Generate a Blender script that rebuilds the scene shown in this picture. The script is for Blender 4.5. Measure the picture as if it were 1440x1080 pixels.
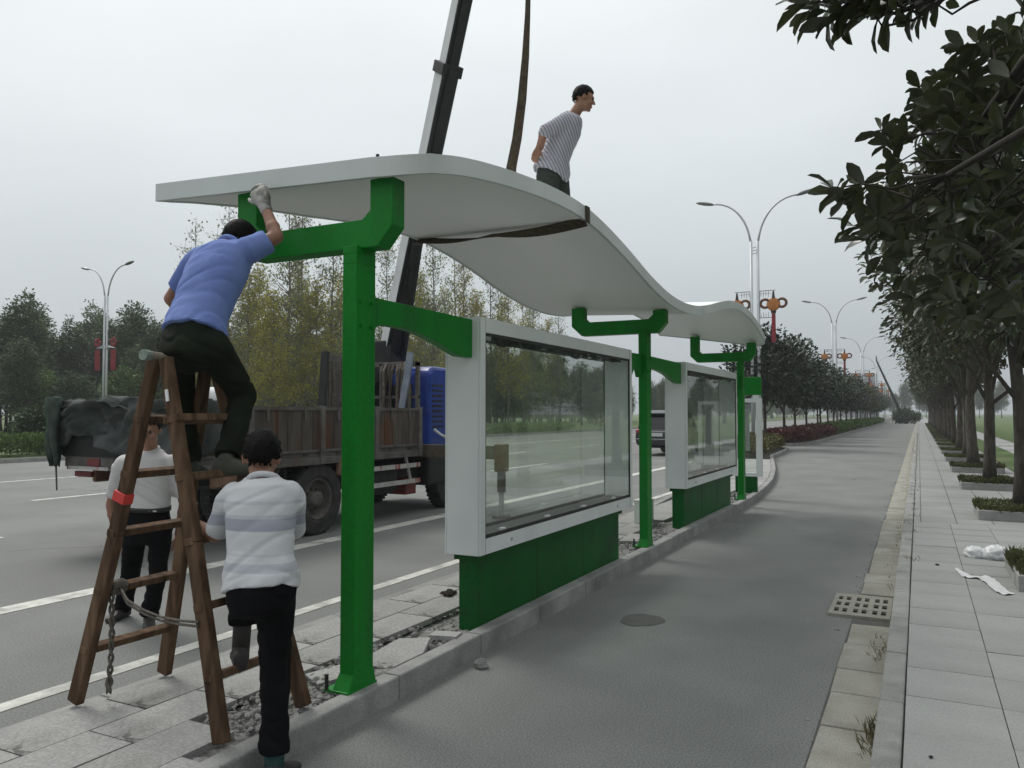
import bpy, bmesh, math, random
import numpy as np
from mathutils import Vector, Matrix, noise
R = math.radians
rng = random.Random(7)
nr = np.random.RandomState(11)
for o in list(bpy.data.objects): bpy.data.objects.remove(o)
sc = bpy.context.scene
C = sc.collection

# ------------------------------------------------------------------ camera
FPX, CX, CY, HCAM = 1120.0, 720.0, 540.0, 1.70        # photo pixels
PITCH = math.atan(41.0 / FPX)
YAW = math.atan((1292 - CX) * math.cos(PITCH) / FPX)
cam_d = bpy.data.cameras.new('camera'); cam = bpy.data.objects.new('camera', cam_d); C.objects.link(cam)
cam_d.sensor_width = 36; cam_d.lens = 36 * FPX / 1440; cam_d.clip_end = 4000; cam_d.clip_start = 0.05
cam.location = (0, 0, HCAM); cam.rotation_euler = (R(90) + PITCH, 0, YAW)
sc.camera = cam
_fh = Vector((-math.sin(YAW), math.cos(YAW), 0)); _r = Vector((math.cos(YAW), math.sin(YAW), 0)); _u0 = Vector((0, 0, 1))
_f = _fh * math.cos(PITCH) + _u0 * math.sin(PITCH); _u = _u0 * math.cos(PITCH) - _fh * math.sin(PITCH)
CAMP = Vector((0, 0, HCAM))
def ray(x, y): return _f + _r * ((x - CX) / FPX) + _u * ((CY - y) / FPX)
def P(x, y, d): return CAMP + ray(x, y) * d                      # photo pixel at a chosen depth
def PZ(x, y, z): r = ray(x, y); return CAMP + r * ((z - HCAM) / r.z)
def PX(x, y, X): r = ray(x, y); return CAMP + r * (X / r.x)
def PY(x, y, Y): r = ray(x, y); return CAMP + r * (Y / r.y)

# ------------------------------------------------------------------ sky, sun, exposure
SUN_AZ, SUN_EL = R(-70), R(52)           # azimuth from +Y towards +X
sun_dir = Vector((math.sin(SUN_AZ) * math.cos(SUN_EL), math.cos(SUN_AZ) * math.cos(SUN_EL), math.sin(SUN_EL)))
w = bpy.data.worlds.new('World'); sc.world = w; w.use_nodes = True
nt = w.node_tree; nt.nodes.clear()
def N(t, typ, **k):
    n = t.nodes.new(typ)
    for a, b in k.items(): setattr(n, a, b)
    return n
sky = N(nt, 'ShaderNodeTexSky', sky_type='NISHITA', sun_disc=False, sun_elevation=SUN_EL, sun_rotation=SUN_AZ, air_density=1.5, dust_density=4.0)
skm = N(nt, 'ShaderNodeMixRGB', blend_type='MULTIPLY'); skm.inputs[0].default_value = 1; skm.inputs[2].default_value = (.075, .075, .075, 1)
tc = N(nt, 'ShaderNodeTexCoord'); sep = N(nt, 'ShaderNodeSeparateXYZ')
ramp = N(nt, 'ShaderNodeValToRGB'); e = ramp.color_ramp.elements
e[0].position = 0.0; e[0].color = (.43, .475, .505, 1)
e[1].position = 1.0; e[1].color = (.93, .95, .95, 1)
m = e.new(.12); m.color = (.51, .555, .58, 1)
m = e.new(.33); m.color = (.69, .735, .75, 1)
m = e.new(.55); m.color = (.82, .85, .86, 1)
dot = N(nt, 'ShaderNodeVectorMath', operation='DOT_PRODUCT'); dot.inputs[1].default_value = sun_dir
mr = N(nt, 'ShaderNodeMapRange'); mr.inputs[1].default_value = -.2; mr.inputs[2].default_value = 1; mr.inputs[3].default_value = .71; mr.inputs[4].default_value = 1.02
nz = N(nt, 'ShaderNodeTexNoise'); nz.inputs['Scale'].default_value = 1.6; nz.inputs['Detail'].default_value = 5
mp = N(nt, 'ShaderNodeMapping'); mp.inputs['Scale'].default_value = (1, 1, 2.6)
mr2 = N(nt, 'ShaderNodeMapRange'); mr2.inputs[1].default_value = .3; mr2.inputs[2].default_value = .7; mr2.inputs[3].default_value = .93; mr2.inputs[4].default_value = 1.06
mu = N(nt, 'ShaderNodeMath', operation='MULTIPLY'); vm = N(nt, 'ShaderNodeVectorMath', operation='SCALE')
mix = N(nt, 'ShaderNodeMixRGB'); mix.inputs[0].default_value = .94
bg = N(nt, 'ShaderNodeBackground'); out = N(nt, 'ShaderNodeOutputWorld')
L = nt.links.new
L(tc.outputs['Generated'], sep.inputs[0]); L(sep.outputs['Z'], ramp.inputs[0]); L(tc.outputs['Generated'], dot.inputs[0]); L(dot.outputs['Value'], mr.inputs[0])
L(tc.outputs['Generated'], mp.inputs[0]); L(mp.outputs[0], nz.inputs[0]); L(nz.outputs[0], mr2.inputs[0]); L(mr.outputs[0], mu.inputs[0]); L(mr2.outputs[0], mu.inputs[1])
L(ramp.outputs[0], vm.inputs[0]); L(mu.outputs[0], vm.inputs['Scale']); L(sky.outputs[0], skm.inputs[1]); L(skm.outputs[0], mix.inputs[1]); L(vm.outputs[0], mix.inputs[2])
L(mix.outputs[0], bg.inputs[0]); L(bg.outputs[0], out.inputs[0]); bg.inputs[1].default_value = 1.0
sl = bpy.data.lights.new('sun', 'SUN'); sl.energy = 1.5; sl.angle = R(22); sl.color = (1, .97, .92)
so = bpy.data.objects.new('sun', sl); C.objects.link(so); so.rotation_euler = (-sun_dir).to_track_quat('-Z', 'Y').to_euler(); so.location = (-20, 10, 40)
sc.view_settings.view_transform = 'Standard'; sc.view_settings.look = 'None'; sc.view_settings.exposure = 0.3; sc.view_settings.gamma = 1
sc.view_settings.use_curve_mapping = False

# ------------------------------------------------------------------ materials
M = {}
def mat(name, c1, c2=None, rough=.6, scale=6.0, detail=6, bump=0.0, bscale=60.0, metal=0.0, spec=.5, rand=0.0, stretch=(1, 1, 1), lo=.35, hi=.65, c3=None, c3scale=1.5, c3lo=.55, c3hi=.75, speck=None, crack=None):
    m = bpy.data.materials.new(name); m.use_nodes = True; t = m.node_tree
    b = t.nodes['Principled BSDF']; l = t.links.new
    b.inputs['Roughness'].default_value = rough; b.inputs['Metallic'].default_value = metal; b.inputs['Specular IOR Level'].default_value = spec
    tc = N(t, 'ShaderNodeTexCoord'); mp = N(t, 'ShaderNodeMapping'); mp.inputs['Scale'].default_value = stretch
    l(tc.outputs['Object'], mp.inputs[0])
    nz = N(t, 'ShaderNodeTexNoise'); nz.inputs['Scale'].default_value = scale; nz.inputs['Detail'].default_value = detail; l(mp.outputs[0], nz.inputs[0])
    r = N(t, 'ShaderNodeMapRange'); r.inputs[1].default_value = lo; r.inputs[2].default_value = hi; l(nz.outputs[0], r.inputs[0])
    mx = N(t, 'ShaderNodeMixRGB'); mx.inputs[1].default_value = (*c1, 1); mx.inputs[2].default_value = (*(c2 or c1), 1); l(r.outputs[0], mx.inputs[0])
    last = mx.outputs[0]
    if c3:
        n3 = N(t, 'ShaderNodeTexNoise'); n3.inputs['Scale'].default_value = c3scale; n3.inputs['Detail'].default_value = 7; l(mp.outputs[0], n3.inputs[0])
        r3 = N(t, 'ShaderNodeMapRange'); r3.inputs[1].default_value = c3lo; r3.inputs[2].default_value = c3hi; l(n3.outputs[0], r3.inputs[0])
        m3 = N(t, 'ShaderNodeMixRGB'); m3.inputs[2].default_value = (*c3, 1); l(r3.outputs[0], m3.inputs[0]); l(last, m3.inputs[1]); last = m3.outputs[0]
    if speck:
        n4 = N(t, 'ShaderNodeTexNoise'); n4.inputs['Scale'].default_value = speck[0]; n4.inputs['Detail'].default_value = 3; l(tc.outputs['Object'], n4.inputs[0])
        r4 = N(t, 'ShaderNodeMapRange'); r4.inputs[1].default_value = .3; r4.inputs[2].default_value = .7; r4.inputs[3].default_value = 1 - speck[1]; r4.inputs[4].default_value = 1 + speck[1]; l(n4.outputs[0], r4.inputs[0])
        v4 = N(t, 'ShaderNodeVectorMath', operation='SCALE'); l(last, v4.inputs[0]); l(r4.outputs[0], v4.inputs['Scale']); last = v4.outputs[0]
    if crack:
        cs, cw, cm = crack; dn = N(t, 'ShaderNodeTexNoise'); dn.inputs['Scale'].default_value = 2.5; dn.inputs['Detail'].default_value = 8; l(tc.outputs['Object'], dn.inputs[0])
        ad = N(t, 'ShaderNodeVectorMath', operation='MULTIPLY_ADD'); l(dn.outputs['Color'], ad.inputs[0]); ad.inputs[1].default_value = (.5, .5, .5); l(tc.outputs['Object'], ad.inputs[2])
        vo = N(t, 'ShaderNodeTexVoronoi', feature='DISTANCE_TO_EDGE'); vo.inputs['Scale'].default_value = cs; l(ad.outputs[0], vo.inputs['Vector'])
        ra = N(t, 'ShaderNodeMapRange'); ra.inputs[1].default_value = cw * .3; ra.inputs[2].default_value = cw; ra.inputs[3].default_value = 1; ra.inputs[4].default_value = 0; l(vo.outputs['Distance'], ra.inputs[0])
        mn = N(t, 'ShaderNodeTexNoise'); mn.inputs['Scale'].default_value = cs * .9; l(tc.outputs['Object'], mn.inputs[0]); rm = N(t, 'ShaderNodeMapRange'); rm.inputs[1].default_value = cm; rm.inputs[2].default_value = cm + .06; l(mn.outputs[0], rm.inputs[0])
        mm_ = N(t, 'ShaderNodeMath', operation='MULTIPLY'); l(ra.outputs[0], mm_.inputs[0]); l(rm.outputs[0], mm_.inputs[1])
        mc = N(t, 'ShaderNodeMixRGB'); l(mm_.outputs[0], mc.inputs[0]); l(last, mc.inputs[1]); mc.inputs[2].default_value = (c1[0] * .3, c1[1] * .3, c1[2] * .3, 1); last = mc.outputs[0]
    if rand:
        oi = N(t, 'ShaderNodeObjectInfo'); rr = N(t, 'ShaderNodeMapRange'); rr.inputs[3].default_value = 1 - rand; rr.inputs[4].default_value = 1 + rand; l(oi.outputs['Random'], rr.inputs[0])
        vs = N(t, 'ShaderNodeVectorMath', operation='SCALE'); l(last, vs.inputs[0]); l(rr.outputs[0], vs.inputs['Scale']); last = vs.outputs[0]
    l(last, b.inputs['Base Color'])
    if bump:
        nb = N(t, 'ShaderNodeTexNoise'); nb.inputs['Scale'].default_value = bscale; nb.inputs['Detail'].default_value = 5; l(mp.outputs[0], nb.inputs[0])
        bm = N(t, 'ShaderNodeBump'); bm.inputs['Strength'].default_value = bump; bm.inputs['Distance'].default_value = .01; l(nb.outputs[0], bm.inputs['Height']); l(bm.outputs[0], b.inputs['Normal'])
    M[name] = m
    return m
def leafmat(name, top, under, var=.35, rough=.45, spec=.4, trans=.15, nscale=2.2):
    m = bpy.data.materials.new(name); m.use_nodes = True; t = m.node_tree; b = t.nodes['Principled BSDF']; l = t.links.new
    b.inputs['Roughness'].default_value = rough; b.inputs['Specular IOR Level'].default_value = spec
    g = N(t, 'ShaderNodeNewGeometry'); mx = N(t, 'ShaderNodeMixRGB'); mx.inputs[1].default_value = (*top, 1); mx.inputs[2].default_value = (*under, 1); l(g.outputs['Backfacing'], mx.inputs[0])
    tc = N(t, 'ShaderNodeTexCoord'); nz = N(t, 'ShaderNodeTexNoise'); nz.inputs['Scale'].default_value = nscale; nz.inputs['Detail'].default_value = 3; l(tc.outputs['Object'], nz.inputs[0])
    w2 = N(t, 'ShaderNodeTexWhiteNoise', noise_dimensions='1D'); oi = N(t, 'ShaderNodeObjectInfo')
    l(g.outputs['Random Per Island'], w2.inputs['W'])
    a = N(t, 'ShaderNodeMath', operation='ADD'); l(w2.outputs[0], a.inputs[0]); l(nz.outputs[0], a.inputs[1])
    a2 = N(t, 'ShaderNodeMath', operation='ADD'); l(a.outputs[0], a2.inputs[0]); l(oi.outputs['Random'], a2.inputs[1])
    r = N(t, 'ShaderNodeMapRange'); r.inputs[1].default_value = .5; r.inputs[2].default_value = 2.5; r.inputs[3].default_value = 1 - var; r.inputs[4].default_value = 1 + var; l(a2.outputs[0], r.inputs[0])
    vs = N(t, 'ShaderNodeVectorMath', operation='SCALE'); l(mx.outputs[0], vs.inputs[0]); l(r.outputs[0], vs.inputs['Scale']); l(vs.outputs[0], b.inputs['Base Color'])
    if trans:
        tr = N(t, 'ShaderNodeBsdfTranslucent'); l(vs.outputs[0], tr.inputs[0]); ms = N(t, 'ShaderNodeMixShader'); ms.inputs[0].default_value = trans
        l(b.outputs[0], ms.inputs[1]); l(tr.outputs[0], ms.inputs[2]); l(ms.outputs[0], t.nodes['Material Output'].inputs[0])
    M[name] = m
def glassmat(name, tint, rough=.02, refl=1.0):
    m = bpy.data.materials.new(name); m.use_nodes = True; t = m.node_tree; l = t.links.new
    t.nodes.remove(t.nodes['Principled BSDF'])
    tr = N(t, 'ShaderNodeBsdfTransparent'); tr.inputs[0].default_value = (*tint, 1)
    gl = N(t, 'ShaderNodeBsdfGlossy'); gl.inputs['Roughness'].default_value = rough
    df = N(t, 'ShaderNodeBsdfDiffuse'); df.inputs[0].default_value = (.42, .46, .42, 1)
    lw = N(t, 'ShaderNodeLayerWeight'); lw.inputs[0].default_value = .5; pw = N(t, 'ShaderNodeMath', operation='POWER'); l(lw.outputs['Facing'], pw.inputs[0]); pw.inputs[1].default_value = 4.2
    fr = N(t, 'ShaderNodeMath', operation='MULTIPLY_ADD'); l(pw.outputs[0], fr.inputs[0]); fr.inputs[1].default_value = .8; fr.inputs[2].default_value = .025
    ms = N(t, 'ShaderNodeMixShader'); l(fr.outputs[0], ms.inputs[0]); l(tr.outputs[0], ms.inputs[1]); l(gl.outputs[0], ms.inputs[2])
    tc = N(t, 'ShaderNodeTexCoord'); nz = N(t, 'ShaderNodeTexNoise'); nz.inputs['Scale'].default_value = 2.3; nz.inputs['Detail'].default_value = 6; l(tc.outputs['Object'], nz.inputs[0])
    r = N(t, 'ShaderNodeMapRange'); r.inputs[1].default_value = .4; r.inputs[2].default_value = .8; r.inputs[3].default_value = .005; r.inputs[4].default_value = .05; l(nz.outputs[0], r.inputs[0])
    m2 = N(t, 'ShaderNodeMixShader'); l(r.outputs[0], m2.inputs[0]); l(ms.outputs[0], m2.inputs[1]); l(df.outputs[0], m2.inputs[2])
    l(m2.outputs[0], t.nodes['Material Output'].inputs[0]); M[name] = m

mat('asphalt', (.182, .188, .182), (.222, .228, .22), rough=.85, scale=1.1, detail=8, bump=.5, bscale=170, spec=.3, c3=(.165, .170, .165), c3scale=.6, c3lo=.48, c3hi=.72, speck=(95, .34), lo=.3, hi=.7, crack=(.33, .004, .57))
mat('asphalt_main', (.17, .174, .168), (.21, .214, .207), rough=.85, scale=.7, detail=8, bump=.5, bscale=150, spec=.3, c3=(.15, .153, .148), c3scale=.3, c3lo=.5, c3hi=.75, speck=(80, .3), crack=(.3, .005, .56))
mat('wet_patch', (.078, .08, .075), (.092, .094, .088), rough=.7, scale=8, bump=.4, bscale=170, speck=(150, .3))
mat('road_paint', (.48, .48, .44), (.6, .6, .56), rough=.75, scale=9, c3=(.25, .25, .235), c3scale=3.5, c3lo=.52, c3hi=.7, speck=(120, .18))
mat('kerb', (.23, .232, .225), (.31, .312, .30), rough=.85, scale=4, bump=.4, bscale=70, rand=.08, c3=(.15, .15, .142), c3scale=2.4, c3lo=.55, c3hi=.75, speck=(90, .16))
mat('slab', (.27, .27, .262), (.325, .325, .315), rough=.85, scale=2.2, bump=.35, bscale=60, rand=.09, c3=(.2, .197, .185), c3scale=1.7, c3lo=.5, c3hi=.72, speck=(70, .22), crack=(.8, .006, .6))
mat('slab_joint', (.07, .07, .066), (.11, .108, .1), rough=.95, scale=8)
mat('gutter', (.27, .265, .225), (.34, .332, .29), rough=.9, scale=3, bump=.5, bscale=60, rand=.09, c3=(.2, .196, .16), c3scale=2, c3lo=.5, c3hi=.75, speck=(100, .2))
mat('paver', (.268, .276, .268), (.315, .323, .314), rough=.85, scale=1.6, bump=.3, bscale=70, rand=.06, c3=(.205, .21, .202), c3scale=.8, c3lo=.5, c3hi=.75, speck=(100, .13))
mat('rubble', (.12, .12, .115), (.26, .258, .25), rough=.95, scale=16, bump=.8, bscale=60, speck=(80, .3))
mat('lump', (.2, .2, .193), (.31, .308, .3), rough=.95, scale=9, bump=.8, bscale=40, rand=.2, speck=(80, .2))
mat('soil', (.06, .052, .042), (.1, .088, .07), rough=1, scale=6, bump=.8, bscale=30)
mat('grass_ground', (.06, .10, .028), (.10, .15, .045), rough=1, scale=3, bump=.6, bscale=40, c3=(.13, .12, .06), c3scale=.25)
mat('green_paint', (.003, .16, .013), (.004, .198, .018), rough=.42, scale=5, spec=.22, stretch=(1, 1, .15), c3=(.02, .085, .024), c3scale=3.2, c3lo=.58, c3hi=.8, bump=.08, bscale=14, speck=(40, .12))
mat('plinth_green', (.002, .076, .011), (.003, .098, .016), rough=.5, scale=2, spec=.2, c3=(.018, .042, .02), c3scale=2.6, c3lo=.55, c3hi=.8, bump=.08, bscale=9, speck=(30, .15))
mat('white_panel', (.66, .70, .69), (.72, .755, .745), rough=.42, scale=1.3, spec=.4, c3=(.55, .57, .57), c3scale=.7, bump=.03, bscale=4)
mat('roof_white', (.82, .835, .825), (.87, .88, .87), rough=.5, scale=.9, spec=.35, c3=(.75, .76, .745), c3scale=.8, stretch=(1, .5, 1), bump=.03, bscale=5)
mat('fascia', (.56, .595, .59), (.62, .655, .65), rough=.45, scale=1.3, spec=.35, c3=(.50, .525, .52), c3scale=1.4, bump=.03, bscale=4)  # same white as the roof, darkened to paint in weaker light
mat('black_rubber', (.012, .012, .012), (.022, .022, .022), rough=.6, scale=8)
mat('strap', (.055, .045, .033), (.10, .082, .058), rough=.9, scale=30, bump=.6, bscale=180, spec=.1)
mat('steel', (.35, .36, .37), (.45, .46, .47), rough=.45, metal=.3, scale=4)
mat('lamp_pole', (.50, .52, .55), (.56, .58, .6), rough=.45, metal=.2, scale=1, rand=.05)
mat('lamp_glass', (.16, .17, .18), (.22, .23, .24), rough=.3, scale=3)
mat('knot_gold', (.42, .14, .025), (.55, .22, .05), rough=.5, scale=6)
mat('knot_brown', (.10, .04, .02), (.17, .07, .03), rough=.5, scale=6)
mat('knot_dark', (.03, .025, .025), (.06, .045, .04), rough=.5, scale=6)
mat('knot_red', (.22, .018, .028), (.30, .03, .04), rough=.6, scale=6)
mat('wood', (.075, .045, .028), (.15, .095, .06), rough=.8, scale=7, stretch=(3, 3, .35), bump=.5, bscale=30, c3=(.032, .02, .014), c3scale=4, c3lo=.5, c3hi=.72, rand=.12, spec=.1)
mat('wood_grey', (.11, .09, .072), (.2, .17, .14), rough=.9, scale=7, stretch=(1, .4, 3), bump=.4, bscale=30, rand=.12)
mat('rope', (.09, .08, .07), (.16, .145, .125), rough=.95, scale=30, bump=.5, bscale=120, spec=.1)
mat('red_tape', (.5, .03, .03), (.6, .05, .04), rough=.6, scale=5)
mat('tape_green', (.16, .2, .175), (.26, .31, .28), rough=.6, scale=20)
mat('skin', (.25, .125, .08), (.32, .165, .11), rough=.55, scale=9, bump=.08, bscale=120, c3=(.22, .10, .066), c3scale=5)
mat('hair', (.003, .003, .003), (.006, .005, .005), rough=.55, scale=50, stretch=(1, 1, .3), bump=.9, bscale=110, spec=.1)
mat('eye', (.03, .02, .015), rough=.2)
mat('shirt_blue', (.14, .20, .46), (.19, .26, .55), rough=.85, scale=4, bump=.25, bscale=240, c3=(.105, .15, .37), c3scale=3, spec=.1)
mat('shirt_polo', (.50, .485, .49), (.58, .565, .57), rough=.9, scale=5, bump=.25, bscale=260, spec=.1)
mat('trousers_green', (.010, .013, .009), (.017, .021, .014), rough=.9, scale=5, bump=.2, bscale=240, spec=.1)
mat('trousers_black', (.004, .004, .005), (.007, .007, .008), rough=.9, scale=5, bump=.2, bscale=240, spec=.1)
mat('trousers_grey', (.035, .04, .036), (.05, .056, .05), rough=.9, scale=5, bump=.2, bscale=240, spec=.1)
mat('shoe', (.012, .011, .010), (.03, .028, .025), rough=.6, scale=8)
mat('shoe_olive', (.035, .04, .03), (.06, .066, .05), rough=.8, scale=8)
mat('sock', (.025, .06, .06), (.035, .075, .07), rough=.9, scale=8, spec=.1)
mat('glove', (.36, .35, .33), (.48, .47, .45), rough=.95, scale=14, bump=.5, bscale=150, c3=(.12, .115, .11), c3scale=12, c3lo=.48, c3hi=.62, spec=.1)
mat('belt', (.012, .01, .009), rough=.5)
mat('truck_wood', (.05, .042, .036), (.095, .078, .066), rough=.85, scale=5, stretch=(1, 2.5, .4), bump=.5, bscale=30, rand=.25, c3=(.11, .04, .018), c3scale=1.1, c3lo=.57, c3hi=.66)
mat('truck_steel', (.07, .066, .062), (.13, .12, .112), rough=.7, scale=5, c3=(.07, .04, .03), c3scale=2.5, bump=.3, bscale=30, rand=.15)
mat('truck_dark', (.010, .010, .011), (.022, .022, .022), rough=.75, scale=6)
mat('truck_blue', (.008, .03, .22), (.014, .05, .30), rough=.35, scale=3, spec=.5, c3=(.03, .05, .15), c3scale=2.5, c3lo=.55, c3hi=.8)
mat('truck_red', (.12, .016, .016), (.17, .03, .028), rough=.6, scale=5)
mat('tyre', (.022, .022, .022), (.045, .043, .04), rough=.9, scale=8, bump=.5, bscale=40)
mat('rim', (.07, .065, .06), (.13, .12, .11), rough=.7, scale=7, c3=(.05, .035, .025), c3scale=4)
mat('bar_pale', (.36, .35, .34), (.5, .49, .48), rough=.6, scale=4, stretch=(1, 4, 1), c3=(.3, .1, .08), c3scale=2.2, c3lo=.58, c3hi=.62)
mat('tarp', (.045, .05, .049), (.08, .085, .083), rough=.8, scale=5, bump=.3, bscale=90, c3=(.022, .034, .026), c3scale=2.2, spec=.1)
mat('tarp_edge', (.035, .05, .042), (.065, .085, .072), rough=.8, scale=8, bump=.4, bscale=60, spec=.1)
mat('yellow', (.5, .32, .02), (.6, .4, .03), rough=.6, scale=10, c3=(.1, .08, .03), c3scale=6)
mat('boom_white', (.46, .47, .48), (.56, .57, .58), rough=.5, scale=2)
mat('boom_dark', (.010, .014, .013), (.018, .022, .02), rough=.5, scale=3)
mat('jack', (.075, .06, .045), (.12, .1, .08), rough=.6, scale=8)
mat('jack_brown', (.13, .07, .04), (.2, .12, .08), rough=.7, scale=8)
mat('car_paint', (.012, .013, .016), (.016, .017, .02), rough=.2, spec=.6)
mat('car_glass', (.012, .014, .015), (.02, .022, .022), rough=.1, spec=.5)
mat('car_roof', (.05, .05, .055), rough=.35)
mat('lens_red', (.25, .012, .015), rough=.25)
mat('slot_shade', (.003, .003, .003), rough=1, spec=0)  # near black colour standing in for shade inside the grate slots
mat('plank_blue', (.16, .19, .24), (.24, .27, .32), rough=.7, scale=5)
mat('clod', (.02, .017, .013), (.045, .038, .03), rough=1, scale=20, bump=.8, bscale=60, spec=.1)
mat('bark_dark', (.018, .015, .012), (.034, .029, .024), rough=.95, scale=9, bump=.8, bscale=40)
mat('plate', (.5, .5, .5), rough=.4)
mat('bark', (.042, .036, .03), (.085, .075, .064), rough=.95, scale=9, stretch=(2, 2, .5), bump=.9, bscale=40, rand=.15, c3=(.06, .07, .045), c3scale=2)
mat('bark_pale', (.12, .105, .09), (.2, .18, .155), rough=.95, scale=7, stretch=(2, 2, .5), bump=.6, bscale=30, rand=.15)
mat('plastic', (.62, .63, .64), (.75, .76, .77), rough=.35, spec=.5, scale=6)
mat('building', (.30, .31, .33), (.36, .37, .39), rough=.9, scale=.3)
mat('building_window', (.08, .09, .10), rough=.3)
mat('carton', (.55, .60, .55), (.62, .66, .61), rough=.7, scale=4)
mat('path_pale', (.36, .36, .35), (.42, .42, .41), rough=.9, scale=1)
mat('poster', (.30, .33, .32), (.42, .43, .41), rough=.5, scale=5, stretch=(3, 3, 9), c3=(.2, .12, .10), c3scale=3)
glassmat('glass', (.955, .975, .962))
leafmat('magnolia', (.036, .06, .024), (.046, .052, .02), var=.65, rough=.28, spec=.65, trans=.16)
leafmat('magnolia_far', (.042, .06, .028), (.06, .056, .03), var=.45, rough=.45, trans=.1)
leafmat('median_leaf', (.026, .040, .02), (.03, .04, .022), var=.45, rough=.5)
leafmat('median_yellow', (.07, .085, .02), (.07, .085, .025), var=.4, rough=.5)
leafmat('forest_leaf', (.088, .125, .05), (.09, .12, .055), var=.5, rough=.6)
leafmat('forest_dark', (.045, .075, .032), (.05, .072, .035), var=.5, rough=.6)
leafmat('forest_bright', (.10, .16, .035), (.10, .145, .04), var=.4, rough=.6)
leafmat('autumn_leaf', (.33, .32, .04), (.32, .30, .05), var=.55, rough=.6, trans=.35)
leafmat('autumn_grey', (.17, .21, .065), (.17, .195, .07), var=.5, rough=.6, trans=.3)
leafmat('hedge_red', (.13, .04, .045), (.13, .055, .05), var=.5, rough=.6)
leafmat('hedge_yellow', (.13, .12, .03), (.12, .12, .04), var=.5, rough=.6)
leafmat('hedge_green', (.085, .15, .03), (.085, .14, .035), var=.5, rough=.6)
leafmat('grass_blade', (.085, .095, .03), (.085, .095, .035), var=.5, rough=.6)
leafmat('weed', (.17, .155, .075), (.17, .15, .08), var=.5, rough=.7)
# striped shirts
def stripe_mat(name, base, bands, axis, scale):
    m = mat(name, base, tuple(min(1, c * 1.08) for c in base), rough=.9, scale=5, bump=.25, bscale=260); t = m.node_tree; l = t.links.new; b = t.nodes['Principled BSDF']
    tc = N(t, 'ShaderNodeTexCoord'); vd = N(t, 'ShaderNodeVectorMath', operation='DOT_PRODUCT'); vd.inputs[1].default_value = axis; l(tc.outputs['Object'], vd.inputs[0])
    src = b.inputs['Base Color'].links[0].from_socket
    cr = N(t, 'ShaderNodeValToRGB'); cr.color_ramp.interpolation = 'CONSTANT' if scale is None else 'EASE'
    els = cr.color_ramp.elements
    if scale is None:
        els[0].position = 0; els[0].color = (0, 0, 0, 1); els[1].position = .999; els[1].color = (0, 0, 0, 1)
        for a, c, s in bands:
            q = els.new(a); q.color = (s, s, s, 1); q = els.new(c); q.color = (0, 0, 0, 1)
        l(vd.outputs['Value'], cr.inputs[0])
    else:
        k = N(t, 'ShaderNodeMath', operation='MULTIPLY'); k.inputs[1].default_value = scale; l(vd.outputs['Value'], k.inputs[0])
        fr = N(t, 'ShaderNodeMath', operation='FRACT'); l(k.outputs[0], fr.inputs[0]); l(fr.outputs[0], cr.inputs[0])
        els[0].position = .45; els[0].color = (0, 0, 0, 1); els[1].position = .6; els[1].color = (.85, .85, .85, 1)
    mx = N(t, 'ShaderNodeMixRGB'); l(cr.outputs[0], mx.inputs[0]); l(src, mx.inputs[1]); mx.inputs[2].default_value = (.17, .185, .26, 1); l(mx.outputs[0], b.inputs['Base Color'])

# ------------------------------------------------------------------ builders
ROOT = {}
def tag(o, label=None, cat=None, group=None, kind=None):
    if label: o['label'] = label
    if cat: o['category'] = cat
    if group: o['group'] = group
    if kind: o['kind'] = kind
    return o
def empty(name, loc, label=None, cat=None, group=None):
    o = bpy.data.objects.new(name, None); C.objects.link(o); o.location = loc; o.empty_display_size = .2
    ROOT[o.name] = Vector(loc); return tag(o, label, cat, group)
def rootloc(p): return ROOT.get(p.name, Vector((0, 0, 0))) if p is not None else Vector((0, 0, 0))
def mesh_from(name, v, f, smooth=False):
    me = bpy.data.meshes.new(name); me.from_pydata(v, [], f); me.update()
    if smooth: me.polygons.foreach_set('use_smooth', [True] * len(me.polygons))
    return me
def np_mesh(name, v, f, smooth=False):                      # f: (n,k) int array
    me = bpy.data.meshes.new(name); n, k = f.shape
    me.vertices.add(len(v)); me.vertices.foreach_set('co', v.astype(np.float32).ravel())
    me.loops.add(n * k); me.loops.foreach_set('vertex_index', f.astype(np.int32).ravel())
    me.polygons.add(n); me.polygons.foreach_set('loop_start', np.arange(0, n * k, k, dtype=np.int32)); me.polygons.foreach_set('loop_total', np.full(n, k, np.int32))
    me.update(calc_edges=True)
    if smooth: me.polygons.foreach_set('use_smooth', np.ones(n, bool))
    return me
def link(name, me, material, parent=None, origin=None):
    o = bpy.data.objects.new(name, me); C.objects.link(o)
    if material and not me.materials: me.materials.append(M[material])
    if parent is not None: o.parent = parent; ROOT[o.name] = rootloc(parent)
    return o
def basis(d, up=Vector((0, 0, 1))):
    d = d.normalized()
    if abs(d.dot(up)) > .98: up = Vector((0, 1, 0)) if abs(d.y) < .9 else Vector((1, 0, 0))
    s = d.cross(up).normalized(); u = s.cross(d).normalized(); return d, s, u
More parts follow.
